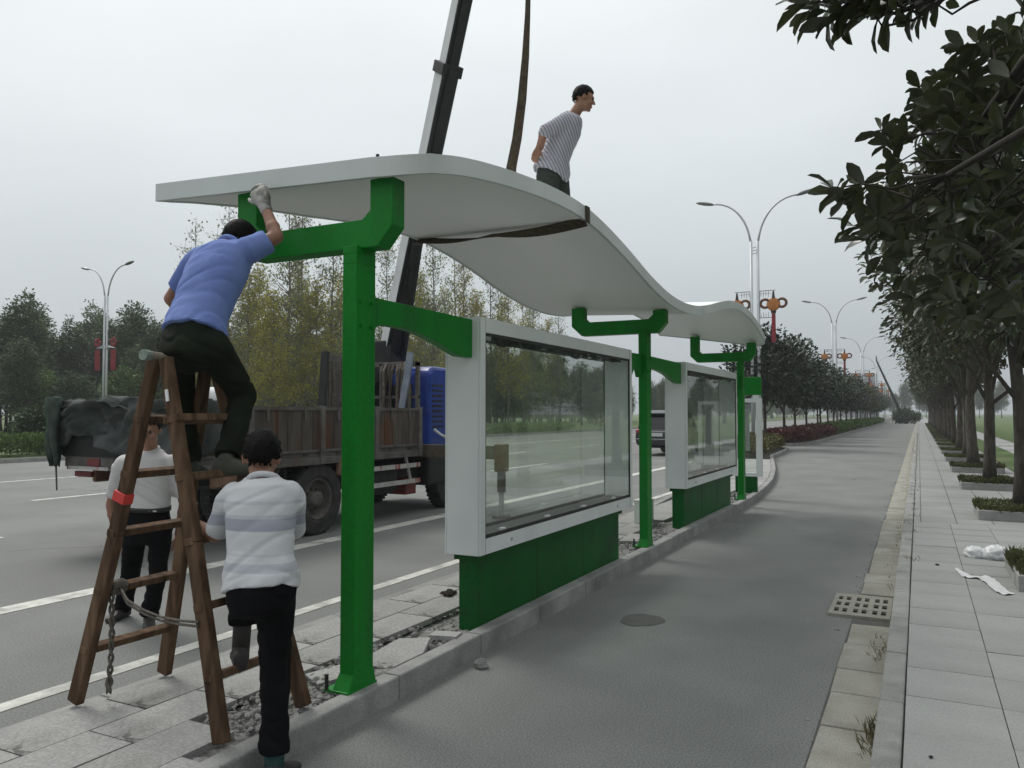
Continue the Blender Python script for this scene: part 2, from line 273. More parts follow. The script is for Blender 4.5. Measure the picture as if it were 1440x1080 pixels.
class MB:
    def __init__(s): s.v = []; s.f = []
    def add(s, vs, fs):
        o = len(s.v); s.v += [Vector(x) for x in vs]; s.f += [tuple(i + o for i in q) for q in fs]
    def box(s, c, sz, rot=None):
        c = Vector(c); h = Vector(sz) / 2; vs = []
        for z in (-1, 1):
            for y in (-1, 1):
                for x in (-1, 1):
                    p = Vector((x * h.x, y * h.y, z * h.z)); vs.append(c + (rot @ p if rot else p))
        s.add(vs, [(0, 2, 3, 1), (4, 5, 7, 6), (0, 1, 5, 4), (2, 6, 7, 3), (0, 4, 6, 2), (1, 3, 7, 5)]); return s
    def bx(s, x0, x1, y0, y1, z0, z1): return s.box(((x0 + x1) / 2, (y0 + y1) / 2, (z0 + z1) / 2), (abs(x1 - x0), abs(y1 - y0), abs(z1 - z0)))
    def bar(s, a, b, w, h, up=Vector((0, 0, 1)), w2=None, h2=None):
        a, b = Vector(a), Vector(b); d, sd, u = basis(b - a, up); w2 = w2 or w; h2 = h2 or h
        vs = [a + sd * x * w / 2 + u * y * h / 2 for x, y in ((-1, -1), (1, -1), (1, 1), (-1, 1))] + [b + sd * x * w2 / 2 + u * y * h2 / 2 for x, y in ((-1, -1), (1, -1), (1, 1), (-1, 1))]
        s.add(vs, [(0, 3, 2, 1), (4, 5, 6, 7), (0, 1, 5, 4), (1, 2, 6, 5), (2, 3, 7, 6), (3, 0, 4, 7)]); return s
    def tube(s, path, rad, n=8, cap=True, flat=1.0, upv=None):
        path = [Vector(p) for p in path]; m = len(path)
        if not hasattr(rad, '__len__'): rad = [rad] * m
        vs = []; prev = upv or Vector((0, 0, 1))
        for i, p in enumerate(path):
            d = (path[min(i + 1, m - 1)] - path[max(i - 1, 0)])
            d, sd, u = basis(d, prev); prev = u
            for k in range(n):
                a = 2 * math.pi * k / n; vs.append(p + sd * math.cos(a) * rad[i] + u * math.sin(a) * rad[i] * flat)
        fs = []
        for i in range(m - 1):
            for k in range(n): fs.append((i * n + k, i * n + (k + 1) % n, (i + 1) * n + (k + 1) % n, (i + 1) * n + k))
        if cap: fs.append(tuple(range(n - 1, -1, -1))); fs.append(tuple((m - 1) * n + k for k in range(n)))
        s.add(vs, fs); return s
    def prism(s, poly, ext):
        n = len(poly); poly = [Vector(p) for p in poly]; ext = Vector(ext)
        s.add(poly + [p + ext for p in poly], [tuple(range(n - 1, -1, -1)), tuple(range(n, 2 * n))] + [(k, (k + 1) % n, n + (k + 1) % n, n + k) for k in range(n)]); return s
    def ell(s, c, r, n=12, m=8, ax=None):
        c = Vector(c); ax = ax or (Vector((1, 0, 0)), Vector((0, 1, 0)), Vector((0, 0, 1)))
        if not hasattr(r, '__len__'): r = (r, r, r)
        vs = [c - ax[2] * r[2]]
        for i in range(1, m):
            t = -math.pi / 2 + math.pi * i / m
            for k in range(n):
                a = 2 * math.pi * k / n; vs.append(c + ax[0] * r[0] * math.cos(t) * math.cos(a) + ax[1] * r[1] * math.cos(t) * math.sin(a) + ax[2] * r[2] * math.sin(t))
        vs.append(c + ax[2] * r[2]); fs = [(0, 1 + (k + 1) % n, 1 + k) for k in range(n)]
        for i in range(m - 2):
            for k in range(n): fs.append((1 + i * n + k, 1 + i * n + (k + 1) % n, 1 + (i + 1) * n + (k + 1) % n, 1 + (i + 1) * n + k))
        t = 1 + (m - 2) * n; e = len(vs) - 1; fs += [(t + k, t + (k + 1) % n, e) for k in range(n)]
        s.add(vs, fs); return s
    def cap(s, a, b, ra, rb, n=14):
        a, b = Vector(a), Vector(b); d = b - a; ln = d.length; d.normalize(); path = []; rad = []
        for t in (90, 60, 30, 0): path.append(a - d * ra * math.sin(R(t))); rad.append(max(.0008, ra * math.cos(R(t))))
        path.append(a.lerp(b, .5)); rad.append((ra + rb) / 2)
        for t in (0, 30, 60, 90): path.append(b + d * rb * math.sin(R(t))); rad.append(max(.0008, rb * math.cos(R(t))))
        return s.tube(path, rad, n)
    def lathe(s, c, prof, n=24, axis=Vector((0, 0, 1))):
        c = Vector(c); d, sd, u = basis(axis); vs = []
        for r, h in prof:
            for k in range(n):
                a = 2 * math.pi * k / n; vs.append(c + d * h + sd * r * math.cos(a) + u * r * math.sin(a))
        fs = []
        for i in range(len(prof) - 1):
            for k in range(n): fs.append((i * n + k, i * n + (k + 1) % n, (i + 1) * n + (k + 1) % n, (i + 1) * n + k))
        s.add(vs, fs); return s
    def loft(s, st):          # stations: (center, side axis, front axis, half width, half depth[, squareness])
        n = 22; vs = []
        for q in st:
            c, a, b, wd, dp = q[:5]; ex = q[5] if len(q) > 5 else .85
            for k in range(n):
                t = 2 * math.pi * k / n; x, y = math.cos(t), math.sin(t)
                x = math.copysign(abs(x) ** ex, x); y = math.copysign(abs(y) ** ex, y); vs.append(c + a * wd * x + b * dp * y)
        fs = [tuple(range(n - 1, -1, -1)), tuple((len(st) - 1) * n + k for k in range(n))]
        for i in range(len(st) - 1):
            for k in range(n): fs.append((i * n + k, i * n + (k + 1) % n, (i + 1) * n + (k + 1) % n, (i + 1) * n + k))
        s.add(vs, fs); return s
    def build(s, name, material, parent=None, smooth=False, bevel=0, origin=None, kind=None, label=None, fix=False):
        o0 = origin if origin is not None else rootloc(parent)
        me = mesh_from(name, [tuple(v - o0) for v in s.v], s.f, smooth)
        if fix:
            b = bmesh.new(); b.from_mesh(me); bmesh.ops.recalc_face_normals(b, faces=b.faces); b.to_mesh(me); b.free()
        o = link(name, me, material, parent)
        if parent is None and origin is not None: o.location = origin; ROOT[o.name] = Vector(origin)
        if bevel:
            mo = o.modifiers.new('bevel', 'BEVEL'); mo.width = bevel; mo.segments = 2; mo.limit_method = 'ANGLE'
        return tag(o, label=label, kind=kind)
def copy_tree(o, parent=None, loc=None, rz=None, scale=None, label=None):
    c = o.copy(); C.objects.link(c); c.parent = parent
    if loc is not None: c.location = loc
    if rz is not None: c.rotation_euler.z = rz
    if scale is not None: c.scale = scale if hasattr(scale, '__len__') else (scale,) * 3
    if label: c['label'] = label
    for ch in o.children: copy_tree(ch, c)
    return c
def structure(o): return tag(o, kind='structure')
def sheet(name, poly, z, material):
    b = MB(); b.add([(x, y, z) for x, y in poly], [tuple(range(len(poly)))])
    return structure(b.build(name, material))

# ------------------------------------------------------------------ the setting
def lerp_tab(tab, y):
    for (a, b), (c, d) in zip(tab, tab[1:]):
        if y <= c: return b + (d - b) * max(0, (y - a)) / (c - a)
    return tab[-1][1]
sheet('ground', [(-1300, -300), (1300, -300), (1300, 1500), (-1300, 1500)], -.05, 'grass_ground')
sheet('main_road', [(-27.6, -60), (-4, -60), (-4, 25), (-5.5, 38), (-5.5, 700), (-27.6, 700)], 0, 'asphalt_main')
sheet('slip_road', [(-4, -60), (-.4, -60), (-.4, 420), (-5.5, 420), (-5.5, 38), (-4, 25)], 0.0, 'asphalt')
sheet('verge', [(-600, -100), (-27.72, -100), (-27.72, 800), (-600, 800)], .10, 'grass_ground')
sheet('lawn', [(2.3, -60), (400, -60), (400, 800), (2.3, 800)], .108, 'grass_ground')
sheet('footpath', [(3.3, -60), (4.5, -60), (4.5, 400), (3.3, 400)], .114, 'path_pale')
# road markings
for i, (x, wd, y0, y1) in enumerate([(-4.74, .13, -5, 13.4), (-4.74, .13, 14.2, 21), (-7.05, .24, -5, 300)]):
    structure(MB().bx(x - wd / 2, x + wd / 2, y0, y1, .001, .005).build('road_marking', 'road_paint'))
for y in list(np.arange(-9.6, 150, 9.0)) : structure(MB().bx(-15.45, -15.3, y + 10.2, y + 14.2, .001, .005).build('lane_marking', 'road_paint'))
for y in list(np.arange(-9.6, 150, 9.0)) : structure(MB().bx(-11.3, -11.15, y + 12.2, y + 16.2, .001, .005).build('lane_marking', 'road_paint'))
structure(MB().bx(-20.2, -20.05, -5, 300, .001, .005).build('road_marking', 'road_paint'))
far_k = structure(MB().bx(-27.72, -27.58, -100, 700, -.02, .15).build('far_kerb', 'kerb'))
# wet oval on the slip road
b = MB(); c0 = (PZ(872, 872, 0) + PZ(934, 872, 0)) / 2; pl = []
for k in range(40):
    a = 2 * math.pi * k / 40; rr = 1 + .05 * math.sin(3 * a + 1) + .03 * math.sin(7 * a)
    q = PZ(903 + 31 * math.cos(a) * rr, 872.5 + 8.5 * math.sin(a) * rr, 0); pl.append((q.x, q.y, .004))
b.add(pl, [tuple(range(39, -1, -1))]); structure(b.build('damp_patch', 'wet_patch', fix=True))

# right side: gutter slabs, kerb stones, pavers
gut = structure(MB().bx(-.52, -.2, -6, 420, -.06, .002).build('gutter', 'slab_joint'))
gm = None
y = -.6; k = 0
while y < 15:
    ln = [.62, .56, .6, .58, .5, .64][k % 6]
    if not (7.0 < y + ln / 2 < 8.25):
        jx = rng.uniform(-.012, .012)
        o = MB().box((-.36 + jx, y + ln / 2, -.01 + rng.uniform(-.002, .004)), (.30, ln - .016, .04), Matrix.Rotation(rng.uniform(-.012, .012), 3, 'Z') @ Matrix.Rotation(rng.uniform(-.012, .012), 3, 'Y')).build('gutter_slab', 'gutter', gut, bevel=.006)
    y += ln; k += 1
MB().bx(-.51, -.215, 15.2, 415, -.04, .012).build('gutter_slab', 'gutter', gut)
kerb = structure(MB().bx(-.215, -.105, -6, 420, -.06, .10).build('kerb', 'slab_joint'))
y = -2.1
while y < 19:
    MB().box((-.16 + rng.uniform(-.003, .003), y + .5, .03 + rng.uniform(-.002, .002)), (.125, .99, .185)).build('kerb_stone', 'kerb', kerb, bevel=.012); y += 1.0
MB().bx(-.222, -.098, 19, 415, -.06, .122).build('kerb_stone', 'kerb', kerb, bevel=.01)
pav = structure(MB().bx(-.098, 2.3, -6, 420, -.05, .095).build('pavement', 'slab_joint'))
PLY = [-2.3 + 5.34 * i for i in range(0, 28)]        # planter near edges: 3.04, 8.38, 13.72 ...
pvm = []
for v in range(4):
    h = MB().box((0, 0, 0), (.459, .566, .035)); o = h.build('paver', 'paver'); pvm.append(o.data); bpy.data.objects.remove(o)
row = 0; y = 1.6
while y < 12.6:
    for cx_ in range(5):
        x = -.092 + .4645 * (cx_ + .5)
        yy = y + (.14 if cx_ in (2, 3) else 0) + .28
        o = bpy.data.objects.new('paver', pvm[rng.randrange(4)]); C.objects.link(o); o.parent = pav; o.location = (x, yy, .1025 + rng.uniform(-.0018, .0018))
        o.rotation_euler = (rng.uniform(-.004, .004), rng.uniform(-.004, .004), rng.uniform(-.004, .004))
    y += .573; row += 1
# beyond that the joints are too fine to pick apart
m = mat('paver_far', (.268, .276, .268), (.315, .323, .314), rough=.85, scale=1.6, c3=(.205, .21, .202), c3scale=.8, c3lo=.5, c3hi=.75, speck=(100, .1))
t = m.node_tree; bt = N(t, 'ShaderNodeTexBrick', offset=0); tc = N(t, 'ShaderNodeTexCoord'); t.links.new(tc.outputs['Object'], bt.inputs['Vector'])
bt.inputs['Scale'].default_value = 1; bt.inputs['Brick Width'].default_value = .4645; bt.inputs['Row Height'].default_value = .573; bt.inputs['Mortar Size'].default_value = .009
bt.inputs['Color1'].default_value = (1, 1, 1, 1); bt.inputs['Color2'].default_value = (.93, .93, .93, 1); bt.inputs['Mortar'].default_value = (.4, .4, .4, 1)
bs = t.nodes['Principled BSDF']; src = bs.inputs['Base Color'].links[0].from_socket; mm = N(t, 'ShaderNodeMixRGB', blend_type='MULTIPLY'); mm.inputs[0].default_value = 1
t.links.new(src, mm.inputs[1]); t.links.new(bt.outputs[0], mm.inputs[2]); t.links.new(mm.outputs[0], bs.inputs['Base Color'])
MB().bx(-.09, 2.24, y + .004, 415, .09, .1165).build('far_paving', 'paver_far', pav)

# drain grate
gr = empty('drain_grate', (-.46, 7.62, 0), 'concrete drain grate with three rows of slots beside the kerb', 'drain grate')
b = MB(); x0, x1, y0, y1 = -.71, -.235, 7.22, 8.06
xs = []; x = x0 + .035
for k in range(6): xs.append((x, x + .038)); x += .066 + (.018 if k % 2 else 0)
ys = [(y0 + .11 + i * .235, y0 + .11 + i * .235 + .14) for i in range(3)]
cuts = [x0] + [q for p in xs for q in p] + [x1]
for i in range(0, len(cuts) - 1, 2): b.bx(cuts[i], cuts[i + 1], y0, y1, -.0, .026)
cy = [y0] + [q for p in ys for q in p] + [y1]
for p in xs:
    for i in range(0, len(cy) - 1, 2): b.bx(p[0] + .0, p[1] - .0, cy[i], cy[i + 1], .0, .0258)
b.build('slotted_slab', 'gutter', gr)
MB().bx(x0 + .01, x1 - .01, y0 + .01, y1 - .01, .001, .0045).build('slot_shade_plate', 'slot_shade', gr)  # black plate close under the slots, painting in the shade of deep holes

# traffic island with the shelter
FR = [(-6, -2.76), (15.5, -2.79), (18, -2.95), (20, -3.14), (23.1, -3.56), (27, -4.2), (30.8, -4.85), (34.5, -5.0), (37.8, -5.25), (38.8, -5.9), (39.2, -6.6)]
BK = [(-6, -4.12), (13, -4.12), (18, -4.6), (24, -6.1), (30, -7.6), (38, -7.6), (39.2, -6.9)]
isl = MB(); pts = [(lerp_tab(FR, y) - .02, y) for y in np.arange(-6, 39.21, .4)] + [(lerp_tab(BK, y) + .02, y) for y in np.arange(39.2, -6.01, -.4)]
isl.prism([(x, y, -.03) for x, y in pts], (0, 0, .115)); isl = structure(isl.build('traffic_island', 'slab_joint', fix=True))
for tab, sg in ((FR, -1), (BK, 1)):
    y = -1.0
    while y < 38.3:
        y2 = y + .995; a = Vector((lerp_tab(tab, y) + sg * .06, y, .05)); bb = Vector((lerp_tab(tab, y2) + sg * .06, y2 - .008, .05))
        if sg == 1: a.z = bb.z = .035; 
        MB().bar(a, bb, .12, .185 + rng.uniform(-.003, .003) * (y > 0)).build('kerb_stone', 'kerb', isl, bevel=.014); y = y2
slm = []
for v in range(3):
    o = MB().box((0, 0, 0), (.316, .642, .04)).build('paving_slab', 'slab'); slm.append(o.data); bpy.data.objects.remove(o)
for ci in range(4):
    x = -3.995 + .3245 * (ci + .5) + .01; y = -1 + (.33 if ci % 2 else .0)
    while y < 11:
        if ci < 2 or y + .65 < 2.75 + .25 * (ci == 2):
            o = bpy.data.objects.new('paving_slab', slm[rng.randrange(3)]); C.objects.link(o); o.parent = isl; o.location = (x, y + .325, .1205 + rng.uniform(-.002, .002))
            o.rotation_euler = (rng.uniform(-.004, .004), rng.uniform(-.006, .006), rng.uniform(-.003, .003))
        y += .6535
MB().bx(-3.99, -3.34, 11.4, 16.5, .08, .139).build('far_paving', 'slab', isl)
b = MB(); p2 = [(lerp_tab(FR, y) - .13, y) for y in np.arange(16.5, 28.1, .5)] + [(lerp_tab(BK, y) + .13, y) for y in np.arange(28, 16.4, -.5)]
b.prism([(x, y, .07) for x, y in p2], (0, 0, .068)); b.build('far_paving', 'slab', isl, fix=True)
# trench with rubble along the front kerb
gx, gy = 18, 440; v = []; f = []
for j in range(gy + 1):
    for i in range(gx + 1):
        x = -3.345 + .475 * i / gx; y = 2.0 + 14.45 * j / gy
        n = noise.noise((x * 6, y * 6, 1)) * .03 + noise.noise((x * 19, y * 19, 4)) * .018
        dig = .088 + .03 * noise.noise((x * 1.3, y * 1.3, 9)) - (.04 if i < 3 and 3.2 < y < 6.5 else 0)
        v.append((x, y, max(.086, min(.138 if y > 2.95 else .115, dig + n + .012))))
for j in range(gy):
    for i in range(gx): q = j * (gx + 1) + i; f.append((q, q + 1, q + gx + 2, q + gx + 1))
o = link('rubble_bed', mesh_from('rubble_bed', v, f, True), 'rubble', isl); o['kind'] = 'stuff'
def rock(b, c, r, seed, flat=.7):
    rr = random.Random(seed); n = 7; vs = []
    t = MB().ell((0, 0, 0), (1, 1, 1), n, 5)
    rot = Matrix.Rotation(rr.uniform(0, 6.3), 3, 'Z') @ Matrix.Rotation(rr.uniform(-.4, .4), 3, 'X')
    s = Vector((rr.uniform(.7, 1.3), rr.uniform(.7, 1.2), flat * rr.uniform(.7, 1.2))) * r
    for p in t.v:
        k = 1 + .35 * noise.noise(p * 1.4 + Vector((seed * 3.7, 0, 0))); q = Vector((p.x * s.x, p.y * s.y, p.z * s.z)) * k; vs.append(Vector(c) + rot @ q)
    b.add(vs, t.f)
b = MB()
for i in range(1100):
    y = 2.95 + abs(rng.gauss(0, 1)) * 1.1 if i % 2 else rng.choice([rng.uniform(3, 5.0), rng.uniform(8.5, 10.7), rng.uniform(14.2, 16.0)])
    x = rng.uniform(-3.4, -2.9); r = rng.choice([.006, .008, .010, .014, .018, .026]) * rng.uniform(.7, 1.2); rock(b, (x, y, .118 + r * .2), r, i)
o = b.build('rubble', 'lump', isl); o['kind'] = 'stuff'
# broken plates of paving and lumps, each its own thing
def broken_plate(cx, cy, z, poly, rz, tilt, label):
    b = MB(); rot = Matrix.Rotation(rz, 3, 'Z') @ Matrix.Rotation(tilt, 3, 'X')
    b.prism([Vector((cx, cy, z)) + rot @ Vector((x, y, 0)) for x, y in poly], rot @ Vector((0, 0, .035)))
    return tag(b.build('broken_slab', 'slab', origin=Vector((cx, cy, z)), bevel=.004, fix=True), label, 'slab', 'broken slabs in the trench')
broken_plate(-3.05, 4.35, .115, [(-.16, -.26), (.1, -.3), (.17, .02), (.08, .3), (-.12, .22)], .1, .06, 'thin cracked slab lying flat between the first post and green plinth')
broken_plate(-2.99, 4.82, .12, [(-.1, -.07), (.1, -.08), (.11, .07), (-.09, .08)], .3, -.05, 'small pale paving brick lying at the corner of the green plinth')
broken_plate(-3.16, 3.85, .11, [(-.12, -.14), (.09, -.16), (.14, .1), (-.06, .17)], -.4, .12, 'tilted broken slab piece just behind the first green post')
broken_plate(-3.2, 9.6, .115, [(-.13, -.24), (.12, -.2), (.14, .2), (-.1, .26)], .1, .05, 'broken slab piece beside the middle green post')
b = MB(); rock(b, PZ(676, 935, .02), .045, 5, .9); tag(b.build('concrete_lump', 'lump', origin=PZ(676, 935, .0)), 'fist sized pale concrete lump on the slip road asphalt', 'stone')
b = MB(); q = PZ(632, 834, .15)
for k_ in range(9): rock(b, q + Vector((rng.uniform(-.05, .05), rng.uniform(-.09, .09), rng.uniform(-.005, .01))), rng.uniform(.02, .04), 15 + k_, .45)
tag(b.build('dirt_clod', 'clod', origin=Vector((q.x, q.y, .14))), 'dark flat clod on the island paving behind the display case', 'clod')
q = PZ(1307, 1043, .123)
for px, py, s, nm in ((1318, 794, .022, 'dark pebble on the pavement joint near the kerb'), (1309, 1064, .012, 'tiny dark scrap on the pavement beside the kerb')):
    q = PZ(px, py, .128); b = MB(); rock(b, q, s, px, .5); tag(b.build('pebble', 'truck_dark', origin=Vector((q.x, q.y, .12))), nm, 'pebble')

# ------------------------------------------------------------------ foliage tools
T_S = (np.array([(0, 0, 0), (.32, .5, .06), (0, 1, 0), (-.32, .5, .06)], float), np.array([(0, 1, 2), (0, 2, 3)]))
T_M = (np.array([(0, 0, 0), (-.14, .3, .06), (0, .3, .015), (.14, .3, .06), (-.22, .66, .045), (0, .66, -.03), (.22, .66, .045), (-.12, .9, -.06), (.12, .9, -.06), (0, 1, -.16)], float),
       np.array([(0, 2, 1), (0, 3, 2), (1, 2, 5), (1, 5, 4), (2, 3, 6), (2, 6, 5), (4, 5, 7), (5, 6, 8), (5, 9, 7), (5, 8, 9)]))
def unit(a): return a / np.maximum(1e-6, np.linalg.norm(a, axis=1, keepdims=True))
def leaves_np(pos, dr, nrm, ln, T, wid=1.0):
    dr = unit(dr); sd = unit(np.cross(dr, nrm)); up = np.cross(sd, dr); V, F = T; n = len(pos); k = len(V)
    v = pos[:, None, :] + ln[:, None, None] * (V[None, :, 0, None] * wid * sd[:, None, :] + V[None, :, 1, None] * dr[:, None, :] + V[None, :, 2, None] * up[:, None, :])
    f = (F[None] + (np.arange(n) * k)[:, None, None]).reshape(-1, 3)
    return v.reshape(-1, 3), f
def rand_dirs(n, rs): return unit(rs.normal(size=(n, 3)))
def broad_crown(rs, n_clump, m, cen, rad, clump_r, ln, T=T_S, inner=.45, lobes=6, low=-.75):
    d = rand_dirs(n_clump * 2, rs); d = d[d[:, 2] > low][:n_clump]; n_clump = len(d)
    lb = rand_dirs(lobes, rs); amp = 1 + .28 * np.max(np.maximum(0, d @ lb.T - .55), axis=1) - .12
    r = rs.uniform(inner ** 2, 1, n_clump) ** .5 * amp
    c = np.array(cen) + d * r[:, None] * np.array(rad)
    cr = clump_r * rs.uniform(.6, 1.4, n_clump)
    off = np.clip(rs.normal(size=(n_clump, m, 3)), -1.5, 1.5) * cr[:, None, None] * np.array([.62, .62, .45])
    pos = (c[:, None] + off).reshape(-1, 3); outd = unit(off.reshape(-1, 3)) + .5 * np.repeat(d, m, 0) + rs.normal(size=(n_clump * m, 3)) * .5
    nrm = rs.normal(size=(len(pos), 3)) * .6 + np.array([0, 0, 1.0])
    return leaves_np(pos, outd, nrm, ln * rs.uniform(.65, 1.3, len(pos)), T), c
def limbs(rs, b, base, top, r0, r1, targets, n=14, bend=.15):
    base, top = Vector(base), Vector(top); path = []; rad = []; side = Vector((rs.uniform(-1, 1), rs.uniform(-1, 1), 0)) * bend
    for i in range(8):
        t = i / 7; path.append(base.lerp(top, t) + side * math.sin(t * math.pi)); rad.append((r0 * (1.25 if i == 0 else 1)) * (1 - t) + r1 * t)
    b.tube(path, rad, 10)
    idx = rs.permutation(len(targets))[:n]
    for i in idx:
        q = Vector(targets[i]); t = rs.uniform(.45, .98); s = path[int(t * 7)]
        mid = s.lerp(q, .5) + Vector((0, 0, -.12 * (q - s).length)) + Vector(rs.uniform(-.1, .1, 3)); r = r1 * rs.uniform(.55, .9)
        b.tube([s, s.lerp(mid, .6), mid, q], [r, r * .8, r * .6, r * .2], 6)
def make_tree(name, rs, h, trunk_h, rad, n_clump, m, clump_r, ln, leaf, bark='bark', r0=.11, lean=(0, 0), T=T_S, inner=.45, low=-.75):
    t = empty(name, (0, 0, 0)); cen = (lean[0], lean[1], trunk_h + (h - trunk_h) * .5)
    (v, f), c = broad_crown(rs, n_clump, m, cen, (rad, rad, (h - trunk_h) * .5), clump_r, ln, T, inner, low=low)
    b = MB(); limbs(rs, b, (0, 0, -.05), (lean[0], lean[1], trunk_h + (h - trunk_h) * .45), r0, r0 * .45, c, 16)
    b.build('trunk', bark, t, smooth=True)
    link('crown', np_mesh('crown', v, f), leaf, t); return t

# ------------------------------------------------------------------ planters and magnolia row on the right
pl0 = empty('planter', (1.37, PLY[2], .12))
b = MB(); x0, x1, d = .76, 1.98, 1.24
Z0, Z1 = .115, .262
o0 = Vector((1.37, PLY[2], .12)); y0 = PLY[2]
for nm, a in (('front_kerb', (x0, x1, y0, y0 + .1)), ('rear_kerb', (x0, x1, y0 + d - .1, y0 + d)), ('side_kerb', (x0, x0 + .1, y0 + .1, y0 + d - .1)), ('side_kerb', (x1 - .1, x1, y0 + .1, y0 + d - .1))):
    MB().bx(*a, Z0, Z1).build(nm, 'kerb', pl0, bevel=.008)
MB().bx(x0 + .1, x1 - .1, y0 + .1, y0 + d - .1, Z0, Z1 - .03).build('soil', 'soil', pl0)
rs = np.random.RandomState(5); n = 4200
pos = np.c_[rs.uniform(x0 + .02, x1 - .02, n), rs.uniform(y0 + .02, y0 + d - .02, n), np.full(n, Z1 - .05)]
hh = np.array([.06 + .09 * max(0, noise.noise((p[0] * 3, p[1] * 3, 2)) + .5) for p in pos])
v, f = leaves_np(pos, np.c_[rs.normal(size=(n, 2)) * .45, np.ones(n)], rs.normal(size=(n, 3)), hh * rs.uniform(.7, 1.5, n), T_S, .35)
m2 = 3600; pos2 = np.c_[rs.uniform(x0 + .06, x1 - .06, m2), rs.uniform(y0 + .06, y0 + d - .06, m2), rs.uniform(Z1 - .02, Z1 + .085, m2)]
v2, f2 = leaves_np(pos2, rs.normal(size=(m2, 3)), rs.normal(size=(m2, 3)) + np.array([0, 0, 1]), rs.uniform(.02, .045, m2), T_S)
v = np.r_[v, v2] - np.array(o0); f = np.r_[f, f2 + len(pos) * 4]
o = link('ground_cover', np_mesh('ground_cover', v, f), 'grass_blade', pl0); o['kind'] = 'stuff'
tag(pl0, 'stone kerbed planter with white plastic bags lying against its kerb', 'planter', 'planters along the pavement')
for i in [1] + list(range(3, 24)): copy_tree(pl0, None, (1.37, PLY[i], .12), label='stone kerbed planter square with green ground cover in the avenue row' if i != 3 else 'stone kerbed planter holding the thick leaning magnolia trunk')
tree_mat = [make_tree('magnolia_tree', np.random.RandomState(20 + i), 6.4, 2.2 + .1 * i, 1.95, 240, 20, .34, .17, 'magnolia_far', r0=.135, lean=((-.28, .1), (-.1, -.2), (.15, .1))[i], T=T_M) for i in range(3)]
k = 0
for i in range(3, 26):           # planter 0-2 belong to the near trees
    lab = 'dark leafed magnolia with leaning trunk in a planter of the far avenue row'
    src = tree_mat[i % 3]
    loc = (1.37 + rng.uniform(-.06, .06), PLY[i] + .62, .2); rz = rng.uniform(-.5, .5) + (0 if i < 6 else rng.uniform(0, 6)); s = rng.uniform(.9, 1.08)
    if i < 6: o = src; o.location = loc; o.rotation_euler.z = rz * .5; o.scale = (s, s, s)
    else: o = copy_tree(src, None, loc, rz, s)
    tag(o, lab, 'tree', 'magnolia trees of the avenue')
tag(tree_mat[0], 'magnolia with thick dark leaning trunk standing in the closest fully seen planter')

